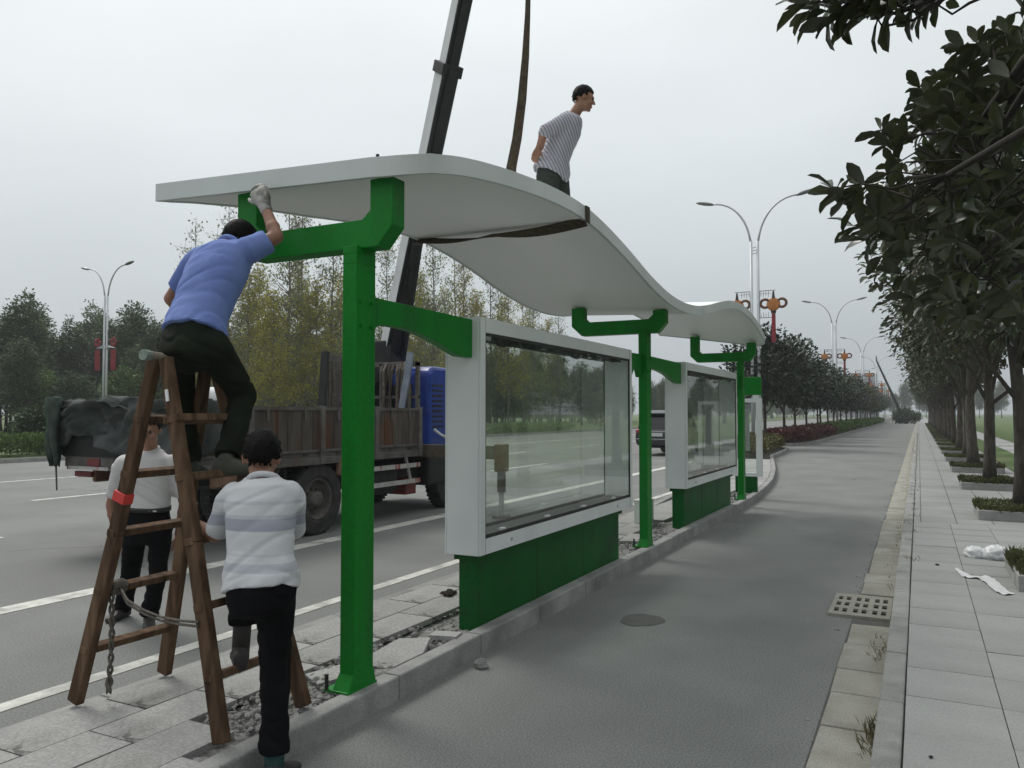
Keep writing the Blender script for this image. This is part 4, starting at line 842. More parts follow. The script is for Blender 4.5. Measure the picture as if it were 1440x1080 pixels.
for k, y in enumerate(PY_):
    post = MB().bx(PXC - .05, PXC + .05, y - .09, y + .09, .13, 2.66).build('post', 'green_paint', sh, bevel=.006)
    # flared foot and base plate
    b = MB(); b.add([(PXC - .0505, y - .091, .235), (PXC + .0505, y - .091, .235), (PXC + .0505, y + .091, .235), (PXC - .0505, y + .091, .235), (PXC - .06, y - .135, .155), (PXC + .052, y - .135, .155), (PXC + .052, y + .11, .155), (PXC - .06, y + .11, .155)], [(0, 1, 5, 4), (2, 3, 7, 6), (1, 2, 6, 5), (3, 0, 4, 7)])
    b.build('gusset', 'green_paint', post)
    MB().bx(PXC - .12, PXC + .055, y - .145, y + .12, .139, .154).build('base_plate', 'green_paint', post, bevel=.003)
    for sx, sy in ((-.1, -.14), (-.1, .12)): MB().tube([(PXC + sx, y + sy, .15), (PXC + sx, y + sy, .235)], .011, 8).build('anchor_bolt', 'truck_dark', post)
    # cross beam with two risers carrying the roof
    yb = y + .005; xo, xi = -2.615, -3.80; zb, zt = 2.645, 2.81
    zr = min(roof_bot(x_, yb + d_) for x_ in (xo, xo - .155) for d_ in (-.062, .062)) - .006; zl = min(roof_bot(x_, yb + d_) for x_ in (xi, xi + .16) for d_ in (-.062, .062)) - .004
    MB().prism([(xo - .1, yb - .062, zb), (xi + .13, yb - .062, zb), (xi, yb - .062, zb + .12), (xi, yb - .062, zl), (xi + .16, yb - .062, zl), (xi + .16, yb - .062, zt + .05), (xi + .21, yb - .062, zt), (xo - .21, yb - .062, zt), (xo - .155, yb - .062, zt + .05), (xo - .155, yb - .062, zr), (xo, yb - .062, zr), (xo, yb - .062, zb + .115)], (0, .124, 0)).build('cross_beam', 'green_paint', post, bevel=.006, fix=True)
    # arms to the neighbouring display cases
    def arm(ya, yb_):
        sg = 1 if yb_ > ya else -1; x0 = PXC - .085; zt_, ln_ = 2.39, abs(yb_ - ya)
        pts = [(x0, ya, 2.12), (x0, ya, zt_ + .005), (x0, yb_, zt_ - .005), (x0, yb_, 2.105), (x0, yb_ - sg * .16, 2.105)]
        for i in range(1, 8):
            t_ = i / 8; pts.append((x0, yb_ - sg * (.16 + (ln_ - .16 - .11) * t_), 2.10 + .14 * math.sin(min(1, t_ * 1.25) * math.pi / 2)))
        pts += [(x0, ya + sg * .14, 2.238), (x0, ya + sg * .06, 2.20)]
        MB().prism(pts, (.075, 0, 0)).build('arm', 'green_paint', post, bevel=.005, fix=True)
    for zz in (2.62, 2.56): MB().bx(PXC - .0525, PXC + .0525, y - .0925, y + .0925, zz - .003, zz + .003).build('weld_bead', 'green_paint', post)
    for zz in (2.2, 2.34):
        for sx in (-1, 1): MB().tube([(PXC + .05, y + sx * .05, zz), (PXC + .062, y + sx * .05, zz)], .011, 6).build('bolt_head', 'green_paint', post)
    if k == 0: arm(y + .092, 5.036)
    if k == 1: arm(y - .092, 8.485); arm(y + .092, 10.776)
    if k == 2: arm(y - .092, 14.214)
def display_case(y0, y1, plinth_lab=None):
    xf, xb = -2.845, -3.115; z0, z1 = .665, 2.405; t = .105
    case = MB(); 
    case.bx(xb, xf, y0, y0 + t, z0, z1); case.bx(xb, xf, y1 - t, y1, z0, z1); case.bx(xb + .001, xf - .001, y0 + t, y1 - t, z1 - t, z1 - .001); case.bx(xb + .001, xf - .001, y0 + t, y1 - t, z0 + .001, z0 + t)
    case = case.build('display_case', 'white_panel', sh, bevel=.006)
    for x in (xb - .012, xf + .002):        # door frames on both faces
        d = MB(); g = .004 if x > -3 else .0
        d.bx(x, x + .012, y0 + g, y0 + .08, z0 + g, z1 - g); d.bx(x, x + .012, y1 - .08, y1 - g, z0 + g, z1 - g); d.bx(x + .0005, x + .0115, y0 + .08, y1 - .08, z1 - .11, z1 - g); d.bx(x + .0005, x + .0115, y0 + .08, y1 - .08, z0 + g, z0 + .115)
        d.build('door_frame', 'white_panel', case)
        for yy in (y0 + .5, y1 - .5): MB().tube([(x + (.011 if x > -3 else .001), yy, z0 + .06), (x + (.017 if x > -3 else -.005), yy, z0 + .06)], .014, 12).build('lock', 'steel', case)
        for yy, sg in ((y0 + .08, 1), (y1 - .08, -1)): MB().bx(x - .0006, x + .0126, yy - .0012, yy + .0012, z0 + .004, z1 - .004).build('joint', 'truck_dark', case)
        s = MB(); w_ = .022; a, b_, c, e_ = y0 + .082, y1 - .082, z0 + .118, z1 - .113; xx = x + (.001 if x > -3 else -.001)
        s.bx(xx, xx + .009, a, a + w_ * .4, c, e_); s.bx(xx, xx + .009, b_ - w_, b_, c, e_); s.bx(xx, xx + .009, a, b_, c, c + w_ * 1.3); s.bx(xx, xx + .009, a, b_, e_ - w_, e_)
        s.build('seal', 'black_rubber', case)
        MB().bx(x + .005, x + .009, y0 + .085, y1 - .085, z0 + .12, z1 - .115).build('glass_pane', 'glass', case)
    s = MB().bx(xb + .03, xf - .05, y0 + t + .002, y1 - t - .002, z0 + t + .001, z0 + t + .022).build('light_tray', 'black_rubber', case)
    for i in range(4):
        yy = y0 + .45 + i * (y1 - y0 - .9) / 3; MB().bx(xf - .075, xf - .045, yy, yy + .07, z0 + t + .023, z0 + t + .04).build('clip', 'plastic', case)
    b = MB(); rr = random.Random(int(y0 * 10))       # crumpled black film left hanging under the top rail
    n_ = 60; top = [(xf - .03, y0 + .25 + (y1 - y0 - .5) * i / n_, z1 - t - .002) for i in range(n_ + 1)]
    bot = [(xf - .035 + .01 * math.sin(i * 1.7), p[1], z1 - t - .045 - .05 * max(0, noise.noise((i * .13, y0, 0)) + .35)) for i, p in enumerate(top)]
    b.add(top + bot, [(i, i + 1, n_ + 2 + i, n_ + 1 + i) for i in range(n_)]); b.build('film', 'black_rubber', case)
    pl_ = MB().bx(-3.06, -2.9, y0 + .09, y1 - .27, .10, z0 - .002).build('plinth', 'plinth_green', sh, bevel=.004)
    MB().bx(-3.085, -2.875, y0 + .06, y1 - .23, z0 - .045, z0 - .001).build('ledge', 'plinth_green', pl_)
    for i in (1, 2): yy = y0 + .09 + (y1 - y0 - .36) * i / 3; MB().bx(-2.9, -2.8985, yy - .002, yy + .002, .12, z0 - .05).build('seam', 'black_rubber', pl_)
    return case
display_case(5.04, 8.48); display_case(10.78, 14.21)
# small bolt on the roof
MB().tube([(-2.7, 3.62, roof_top(-2.7, 3.62)), (-2.7, 3.62, roof_top(-2.7, 3.62) + .03)], .010, 8).build('bolt', 'truck_dark', roof)

# notice stand beyond the last post, and another behind the second case
def notice_stand(x0, x1, y, label, sign=True):
    t = empty('notice_stand', ((x0 + x1) / 2, y, .14), label, 'notice stand', 'white notice stands on the island'); z0, z1 = .44, 1.99
    b = MB(); w_ = .075; b.bx(x0, x0 + w_, y, y + .14, z0, z1); b.bx(x1 - w_ * 1.4, x1, y, y + .14, z0, z1); b.bx(x0 + w_, x1 - w_ * 1.4, y + .001, y + .139, z1 - w_, z1 - .001); b.bx(x0 + w_, x1 - w_ * 1.4, y + .001, y + .139, z0 + .001, z0 + w_)
    b.build('frame', 'white_panel', t, bevel=.005)
    MB().bx(x0 + w_, x1 - w_ * 1.4, y + .06, y + .066, z0 + w_, z1 - w_).build('glass_pane', 'glass', t)
    MB().bx(x0 + w_ + .03, x0 + w_ + (x1 - x0) * .45, y + .09, y + .094, z0 + .5, z1 - .2).build('notice', 'poster', t)
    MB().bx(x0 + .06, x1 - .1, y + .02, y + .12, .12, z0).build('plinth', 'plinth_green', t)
    if sign: MB().bx(x1 - .34, x1 + .0, y + .02, y + .1, 2.06, 2.42).build('sign_box', 'green_paint', t, bevel=.01); MB().bx(x1 - .16, x1 - .05, y + .0, y + .05, 1.99, 2.06).build('sign_bracket', 'white_panel', t)
    return t
notice_stand(-3.36, -2.78, 16.3, 'white framed notice stand with green box beyond the last post')
notice_stand(-4.85, -4.35, 19.6, 'white framed notice stand seen through the second display case', False)
t = empty('carton', (-3.5, 11.2, .14), 'small pale carton standing between middle post and second case', 'box')
MB().bx(-3.62, -3.44, 10.9, 11.25, .142, .46).build('carton_body', 'carton', t, bevel=.004); MB().bx(-3.63, -3.43, 10.89, 11.26, .46, .468).build('lid', 'carton', t)

# ------------------------------------------------------------------ lifting strap round the roof
st = empty('lifting_strap', (-3.3, 6.4, 3.4), 'brown lifting strap looped under the white roof and hung from the crane', 'strap')
ysf, ysb = 6.17, 6.62
def ribbon(pts, wdt, width_dir):
    v = []; f = []
    for p, wd, wv in zip(pts, wdt, width_dir): p = Vector(p); wv = Vector(wv).normalized(); v += [p - wv * wd / 2, p + wv * wd / 2]
    b = MB(); n = len(pts)
    nv = []
    for i, p in enumerate(pts):
        d = (Vector(pts[min(i + 1, n - 1)]) - Vector(pts[max(i - 1, 0)])).normalized(); nrm = d.cross(Vector(width_dir[i])).normalized() * .004
        nv += [v[2 * i] - nrm, v[2 * i + 1] - nrm, v[2 * i + 1] + nrm, v[2 * i] + nrm]
    fs = []
    for i in range(n - 1):
        for k in range(4): fs.append((i * 4 + k, i * 4 + (k + 1) % 4, i * 4 + 4 + (k + 1) % 4, i * 4 + 4 + k))
    fs += [(3, 2, 1, 0), tuple((n - 1) * 4 + k for k in range(4))]; b.add(nv, fs); return b
pts = []; wd = []; wv = []
N_ = 24
for i in range(N_ + 1):
    u = i / N_; x = XB + .02 + (XF - XB - .02) * u; y = ysb + (ysf - ysb) * u; sag = .035 * math.sin(u * math.pi) + .02 * abs(math.sin(u * math.pi * 2))
    tw = 1.0 * math.cos(u * math.pi); pts.append((x, y, roof_bot(x, y) - .016 - sag)); wd.append(.10); wv.append((.1, math.cos(tw * .55), math.sin(tw * .9)))
ribbon(pts, wd, wv).build('under_strap', 'strap', st, fix=True)
pts = [(XF + .024, ysf, roof_bot(XF, ysf) - .03), (XF + .024, ysf, roof_top(XF, ysf) + .01), (XF - .02, ysf + .01, roof_top(XF, ysf) + .016), (XF - .3, ysf + .05, roof_top(XF - .3, ysf + .05) + .01), (-3.22, 6.36, roof_top(-3.22, 6.36) + .012)]
ribbon(pts, [.075] * 5, [(0, 1, 0)] * 5).build('edge_strap', 'strap', st, fix=True)
pts = [(XB - .02, ysb, roof_bot(XB, ysb) - .03), (XB - .02, ysb, roof_top(XB, ysb) + .01), (XB + .03, ysb, roof_top(XB, ysb) + .016), (-4.0, 6.5, roof_top(-4, 6.5) + .012), (-3.35, 6.42, roof_top(-3.35, 6.42) + .012)]
ribbon(pts, [.075] * 5, [(0, 1, 0)] * 5).build('edge_strap', 'strap', st, fix=True)
pts = [Vector((-3.3, 6.4, roof_top(-3.3, 6.4) + .012))]; wd = [.11]; wv = [_r]
for (px, py, d, w_) in [(719, 236, 7.25, .095), (727, 195, 7.3, .09), (734, 140, 7.36, .085), (739, 80, 7.44, .07), (742, 20, 7.52, .052), (744, -60, 7.65, .04), (744, -160, 7.8, .036), (743, -330, 8.1, .034)]:
    pts.append(P(px, py, d)); wd.append(w_); wv.append(_r * .9 + _f * .3)
STRAP_TOP = pts[-1]
ribbon(pts, wd, wv).build('hanging_strap', 'strap', st, fix=True)

# ------------------------------------------------------------------ crane truck
tk = empty('crane_truck', (-8.65, 9.2, 0), 'worn flatbed lorry with blue cab, tarpaulin covered tail and crane boom', 'truck')
YR = 6.42; TX, FX = -7.47, -9.62; TC = (TX + FX) / 2
for x in (TC - .4, TC + .4): MB().bx(x - .06, x + .06, YR + .2, 13.2, .78, .98).build('chassis_rail', 'truck_dark', tk)
MB().bx(FX, TX, YR, 11.28, 1.03, 1.16).build('bed_floor', 'truck_steel', tk, bevel=.01)
MB().bx(TX - .0, TX + .025, YR + .03, 11.26, .985, 1.09).build('side_rail', 'truck_steel', tk, bevel=.006)
for x, s in ((TX, 1), (FX, -1)):
    y = YR + .05
    bp = MB().bx(x - .035 * s - .01, x - .035 * s + .01, YR + .05, 11.25, 1.165, 1.74).build('side_board', 'truck_dark', tk)
    k = 0
    while y < 11.2:
        w_ = [.22, .25, .2, .27][k % 4]; y2 = min(y + w_, 11.24)
        MB().bx(x - .02 * s, x + .004 * s, y + .006, y2 - .006, 1.17, 1.735 + .0 * k).build('plank', 'truck_wood', bp); y = y2; k += 1
    MB().bx(x - .05 * s, x + .02 * s, YR + .03, 11.26, 1.738, 1.785).build('top_rail', 'truck_steel', bp)
    MB().bx(x - .03 * s, x + .018 * s, YR + .03, 11.26, 1.16, 1.195).build('bottom_rail', 'truck_steel', bp)
    for yy in (YR + .1, 7.4, 8.75, 10.0, 11.2): MB().bx(x - .03 * s, x + .045 * s, yy - .045, yy + .045, .99, 1.80).build('stake', 'truck_steel', tk, bevel=.004)
    for yy in (7.0, 9.3): MB().bx(x - .05 * s, x + .03 * s, yy - .19, yy + .19, .80, 1.06).build('bracket', 'jack_brown', tk, bevel=.03)
for yy in (7.1, 7.7, 8.4, 9.1, 9.7, 10.4, 10.9): MB().bx(TX + .005, TX + .03, yy - .02, yy + .02, 1.60, 1.78).build('latch', 'truck_steel', tk); MB().tube([(TX + .03, yy - .05, 1.13), (TX + .03, yy + .05, 1.13)], .012, 6).build('hinge', 'truck_dark', tk)
MB().bx(FX, TX, YR, YR + .04, 1.16, 1.70).build('tailboard', 'truck_dark', tk)
# rear lamps, bumper, plate, striped bar
for x in (TX - .25, FX + .25): MB().bx(x - .16, x + .16, YR + .07, YR + .13,   .90, .97).build('rear_lamp', 'truck_red', tk, bevel=.01)
MB().bx(FX + .1, TX - 1.3, YR - .02, YR + .05, 1.0, 1.04).build('rear_bar', 'bar_pale', tk)
for i in range(2): MB().bx(FX + .45 + i * .26, FX + .68 + i * .26, YR - .012, YR - .004, 1.05, 1.14).build('reflector', 'truck_red' if i % 2 == 0 else 'rim', tk)
MB().prism([(TX - 1.05, YR + .06, .99), (TX - .55, YR + .06, .99), (TX - .55, YR + .06, .66), (TX - .75, YR + .06, .66)], (0, .03, 0)).build('underrun_plate', 'yellow', tk, fix=True)
# wheels
def wheel(x, y, r, wd, out, dual=False):
    ax = Vector((out, 0, 0)); c = Vector((x, y, r))
    tyre = MB().lathe(c, [(r * .56, -wd), (r * .62, -wd * 1.0), (r * .93, -wd * .98), (r, -wd * .8), (r, -.08 * wd), (r * .985, 0), (r * .93, .01), (r * .66, .015), (r * .58, -.01), (r * .57, -.05)], 36, ax)
    for k in range(36):
        a = 2 * math.pi * k / 36; p = c + Vector((-out * wd * .5, math.cos(a) * r, math.sin(a) * r)); tyre.box(p, (wd * .8, .04, .03), Matrix.Rotation(a, 3, 'X'))
    wh = tyre.build('wheel', 'tyre', tk, smooth=False, fix=True)
    rim = MB().lathe(c, [(r * .585, -.02), (r * .56, .005), (r * .53, -.03), (r * .50, -.12), (r * .36, -.14), (r * .30, -.10), (r * .22, -.09), (r * .2, -.0), (r * .12, .01), (.001, .01)], 28, ax).build('rim', 'rim', wh, smooth=True, fix=True)
    b = MB()
    for k in range(10): a = 2 * math.pi * k / 10; p = c + Vector((-out * .10, math.cos(a) * r * .29, math.sin(a) * r * .29)); b.tube([p, p + ax * .045], .014, 6)
    b.build('wheel_nuts', 'rim', wh); return wh
for y in (8.74,):
    for x, o_ in ((TX - .03, 1), (FX + .03, -1)): wheel(x, y, .5, .27, o_); wheel(x - o_ * .32, y, .5, .25, o_)
for x, o_ in ((TX - .12, 1), (FX + .12, -1)): wheel(x, 12.45, .48, .28, o_)
for y in (8.74, 12.45): MB().tube([(FX + .3, y, .5), (TX - .3, y, .5)], .07, 10).build('axle', 'truck_dark', tk); MB().ell((TC, y, .5), (.24, .2, .2)).build('axle_housing', 'truck_dark', tk, smooth=True)
MB().bx(FX + .06, TX - .06, 8.1, 8.125, .62, 1.02).build('mud_flap', 'truck_dark', tk)
MB().bar((TX - .2, 8.02, .98), (TX - .2, 7.72, .55), .28, .015).build('mudguard', 'truck_steel', tk)
MB().bar((TX - .18, 9.34, 1.0), (TX - .18, 9.46, .6), .3, .015).build('mudguard', 'truck_steel', tk)
for z in (.84, .58): MB().bx(TX - .03, TX + .0, 9.75, 11.25, z - .035, z + .035).build('guard_rail', 'bar_pale', tk)
MB().bar((TX - .03, 10.85, 1.02), (TX - .03, 11.0, .6), .04, .03).build('guard_strut', 'bar_pale', tk); MB().bar((TX - .06, 10.0, 1.0), (TX - .06, 10.0, .55), .03, .03).build('guard_strut', 'truck_steel', tk)
MB().bx(TX - .5, TX - .06, 9.95, 10.7, .42, .9).build('fuel_tank', 'truck_dark', tk, bevel=.06)
MB().bx(TX - .45, TX - .05, 10.9, 11.2, .36, .62).build('battery_box', 'truck_red', tk, bevel=.01)
MB().bx(FX + .3, TX - .3, 9.5, 12.0, .55, .8).build('gearbox_and_sump', 'truck_dark', tk, bevel=.05)
# cab
cb = MB(); prof = [(11.6, .95), (13.30, .95), (13.36, 1.5), (13.12, 2.42), (12.95, 2.5), (11.75, 2.52), (11.6, 2.4)]
cb.prism([(FX + .06, y, z) for y, z in prof], (TX - FX - .12, 0, 0)); cab = cb.build('cab', 'truck_blue', tk, bevel=.06, fix=True)
MB().bx(TX - .065, TX - .045, 12.25, 13.02, 1.62, 2.3).build('side_window', 'car_glass', cab); MB().bx(FX + .045, FX + .065, 12.25, 13.02, 1.62, 2.3).build('side_window', 'car_glass', cab)
MB().bx(FX + .4, TX - .4, 11.585, 11.602, 1.75, 2.2).build('rear_window', 'car_glass', cab)
MB().add; b = MB(); b.add([(FX + .2, 13.372, 1.58), (TX - .2, 13.372, 1.58), (TX - .25, 13.15, 2.36), (FX + .25, 13.15, 2.36)], [(0, 1, 2, 3)]); b.build('windscreen', 'car_glass', cab)
for z in np.arange(1.45, 2.2, .09): MB().bx(TX - .062, TX - .05, 11.7, 12.05, z, z + .03).build('louvre', 'truck_dark', cab)
MB().bx(TX - .07, TX - .035, 12.15, 12.3, 1.5, 1.54).build('door_handle', 'steel', cab)
MB().bx(FX + .08, TX - .08, 11.62, 13.3, .45, .95).build('lower_body', 'truck_dark', cab, bevel=.05)
MB().bx(FX + .1, TX - .1, 13.3, 13.45, .5, .85).build('front_bumper', 'truck_dark', cab, bevel=.03)
b = MB(); b.tube([(TX - .03, 11.72, 1.42), (TX + .05, 11.8, 1.33), (TX + .06, 11.95, 1.28), (TX + .0, 12.1, 1.3)], .025, 7); b.build('hose', 'plastic', cab)
# headboard rack with hanging ropes and planks
hb = MB()
for x in (FX + .06, FX + .8, TC, TX - .8, TX - .06): hb.bx(x - .03, x + .03, 11.22, 11.28, 1.16, 2.56)
hb.bx(FX + .03, TX - .03, 11.22, 11.28, 2.5, 2.58); hb.bx(FX + .03, TX - .03, 11.215, 11.285, 1.95, 2.0); hb = hb.build('headboard_rack', 'truck_steel', tk)
for i in range(44):
    x = FX + .15 + (TX - FX - .3) * rng.random(); y = 11.16 + rng.uniform(-.05, .03); zt = 2.52 + rng.uniform(-.03, .06); zl = rng.uniform(1.5, 2.0); r = rng.uniform(.012, .032)
    MB().tube([(x, y + .05, zt), (x + rng.uniform(-.03, .03), y - .02, zt - .12), (x + rng.uniform(-.06, .06), y, (zt + zl) / 2), (x + rng.uniform(-.08, .08), y + .01, zl)], [r, r * 1.1, r, r * .8], 6).build('hanging_rope', rng.choice(['rope', 'wood_grey', 'truck_wood']), hb)
MB().bar((TX - .35, 11.05, 1.2), (TX - .1, 11.1, 2.72), .12, .04).build('leaning_plank', 'plank_blue', tk)
MB().bar((TX - .2, 8.95, 1.2), (TX - .25, 9.12, 2.60), .12, .05).build('stake_post', 'truck_dark', tk)
fr2 = MB(); fr2.bar((TX - .25, 9.12, 2.5), (TX - .3, 9.8, 2.52), .08, .09); fr2.bar((TX - .28, 9.75, 1.2), (TX - .3, 9.8, 2.5), .05, .05); rack = fr2.build('side_rack', 'truck_steel', tk)
for i in range(12): y = 9.15 + i * .055; MB().tube([(TX - .24, y, 2.5), (TX - .22 + rng.uniform(-.03, .03), y, 2.1), (TX - .24, y + rng.uniform(-.03, .03), 1.75 - rng.random() * .3)], [.02, .025, .02], 6).build('hanging_rope', rng.choice(['rope', 'truck_steel']), rack)
# cargo lumps on the bed near the tail: rolled sheets and boxes
MB().tube([(TX - .4, 6.9, 1.85), (TX - .5, 7.3, 1.88), (TX - .45, 7.6, 1.84)], [.13, .16, .12], 10).build('rolled_sheet', 'plastic', tk, smooth=True)
MB().bx(TX - 1.2, TX - .4, 6.5, 7.3, 1.17, 1.78).build('cargo_box', 'truck_dark', tk, bevel=.04)
# crane: pedestal, slewing column, boom
bb_ = PX(538, 490, -8.65); MB().lathe((TC, bb_.y + .1, 0), [(.45, .95), (.45, 1.2), (.3, 1.25), (.3, 2.2), (.38, 2.25), (.38, 2.45), (.001, 2.45)], 20).build('crane_pedestal', 'truck_dark', tk, fix=True)
pb = Vector((TC, bb_.y + .05, 2.78)); p2 = P(650, 0, 12.0); bd = (p2 - pb).normalized()
MB().bx(TC - .22, TC + .22, bb_.y - .2, bb_.y + .3, 2.4, 3.0).build('slewing_column', 'truck_dark', tk, bevel=.03)
_, bsd, bup = basis(bd)
collar = pb + bd * ((P(627, 95, 12.2) - pb).dot(bd))
def boom(a, b_, wd_, hg, nm):
    o = MB().bar(a, b_, wd_, hg).build(nm, 'boom_dark', tk, bevel=.02)
    _, s_, u_ = basis(b_ - a)
    for sg in (1, -1): MB().bar(a + s_ * sg * (wd_ / 2 + .003), b_ + s_ * sg * (wd_ / 2 + .003), .006, hg * .86).build('side_plate', 'boom_white', o)
    MB().bar(a - u_ * (hg / 2 + .03), b_ - u_ * (hg / 2 + .03), wd_ * .5, .05).build('cable_tray', 'truck_dark', o)
    return o
boom(pb, collar, .27, .36, 'boom')
MB().bar(collar - bd * .12, collar + bd * .05, .34, .42).build('boom_collar', 'truck_dark', tk, bevel=.01)
tip = collar + bd * 8.6; boom(collar, tip, .22, .29, 'boom_extension')
MB().bar(tip, STRAP_TOP + Vector((0, 0, .0)), .02, .02).build('hoist_cable', 'steel', tk)
MB().tube([pb + Vector((.0, .3, -.4)), pb + bd * 2.2 - bup * .25], [.09, .09], 10).build('lift_cylinder', 'truck_dark', tk)
# outriggers
oy = 11.48
for s in (1, -1):
    xs_ = TX if s > 0 else FX; xe = -6.05 if s > 0 else FX - 1.3
    og = MB().bx(min(TC, xe), max(TC, xe), oy - .08, oy + .08, .95, 1.17).build('outrigger', 'jack', tk, bevel=.01)
    MB().bx(xe - .09, xe + .09, oy - .1, oy + .1, .75, 1.2).build('jack_housing', 'jack_brown', og, bevel=.02)
    MB().tube([(xe, oy, .80), (xe, oy, .42)], .07, 12).build('jack_sleeve', 'jack', og); MB().tube([(xe, oy, .5), (xe, oy, .06)], .042, 12).build('jack_rod', 'steel', og); MB().lathe((xe, oy, 0), [(.001, .06), (.15, .05), (.16, .0), (.001, .001)], 16).build('jack_foot', 'jack', og)
# tarpaulin over the tail
NU, NV = 70, 90; v = []; f = []; xs_ = []
prof = []          # cross profile from far hem over the top to the near hem
def tarp_pt(u, vv):
    y = YR - .1 + .85 * u; hang = .58 + .16 * noise.noise((y * 2.1, 3, 0)) + .10 * math.sin(y * 5 + 1)
    if u < .1: hang += .15
    total = hang + 2.5 + hang; s = vv * total
    topz = 1.83 + .09 * noise.noise((y * 2.6, s * 1.5, 7)) + .05 * math.sin(y * 7)
    if s < hang: x = FX - .06; z = topz - (hang - s)
    elif s < hang + 2.5: x = FX - .06 + (s - hang) / 2.5 * (TX - FX + .14); z = topz + .10 * noise.noise((x * 1.2, y * 1.4, 2)) - .05 * math.sin((s - hang) / 2.5 * math.pi)
    else:
        q = s - hang - 2.5; x = TX + .08; z = topz - q
        x += .07 * noise.noise((y * 4.2, q * 1.2 + y * .8, 1)) * (.4 + q) + .06 * math.sin(y * 9 + q * 3) * q
    cr = max(0, 1 - abs(noise.noise((x * 2.2 + y * 1.5, y * 2.6, z * 2.2))) * 5); return Vector((x - .03 * cr, y, z + .025 * noise.noise((x * 7, y * 7, z * 7)) - .05 * cr))
for i in range(NU + 1):
    for j in range(NV + 1): v.append(tarp_pt(i / NU, j / NV))
for i in range(NU):
    for j in range(NV): q = i * (NV + 1) + j; f.append((q, q + 1, q + NV + 2, q + NV + 1))
b = MB(); b.v = v; b.f = f
tp = b.build('tarpaulin', 'tarp', tk, smooth=True); md = tp.modifiers.new('thick', 'SOLIDIFY'); md.thickness = .012
b = MB(); v = []; f = []
for i in range(41):
    for j in range(31):
        x = FX - .05 + (TX - FX + .17) * i / 40; top = 1.86 + .06 * noise.noise((x * 2, 1, 5)); hg = .56 + .2 * noise.noise((x * 1.7, 8, 0)) + .40 * max(0, (i - 16) / 24) - .12 * (4 < i < 13); dz = hg * j / 30
        v.append(Vector((x, YR - .09 - .05 * math.sin(x * 6 + j * .09) * (.3 + j / 30) - .10 * noise.noise((x * 2.6 + j * .05, j * .06, 3)) - .03 * noise.noise((x * 9, j * .2 + x * 4, 6)) + .06 * max(0, 1 - abs(noise.noise((x * 2.4 + j * .06, j * .05 - x, 9))) * 5), top - dz)))
for i in range(40):
    for j in range(30): q = i * 31 + j; f.append((q, q + 1, q + 32, q + 31))
b.v = v; b.f = f; fl = b.build('tarpaulin_flap', 'tarp', tk, smooth=True); md = fl.modifiers.new('thick', 'SOLIDIFY'); md.thickness = .012
edge = [tarp_pt(u, .74 + .0 * u) + Vector((0.02, 0, .035)) for u in np.linspace(0, 1, 26)]
MB().tube(edge, [.05 + .022 * noise.noise((i * .7, 0, 0)) for i in range(26)], 8).build('rolled_edge', 'tarp_edge', tp, smooth=True)
c_ = Vector((FX - .02, YR - .08, 1.86)); gc = MB()
for k_ in range(7):
    a_ = k_ * .9; path_ = [c_ + Vector((.05 * math.cos(a_) + .05 * (k_ - 3) * .5 * (i_ / 7) ** .5, .05 * math.sin(a_) - .07 + .02 * math.sin(i_ * 1.3 + k_), .04 - (.86 - .04 * (k_ % 3)) * i_ / 7)) for i_ in range(8)]
    gc.tube(path_, [.035, .05, .055, .05, .048, .045, .035, .02], 8)
gc.build('gathered_corner', 'tarp_edge', tp, smooth=True)
MB().tube([c_ + Vector((.06, -.06, -.82)), c_ + Vector((.07, -.05, -1.12))], [.012, .009], 6).build('tie_cord', 'rope', tp)

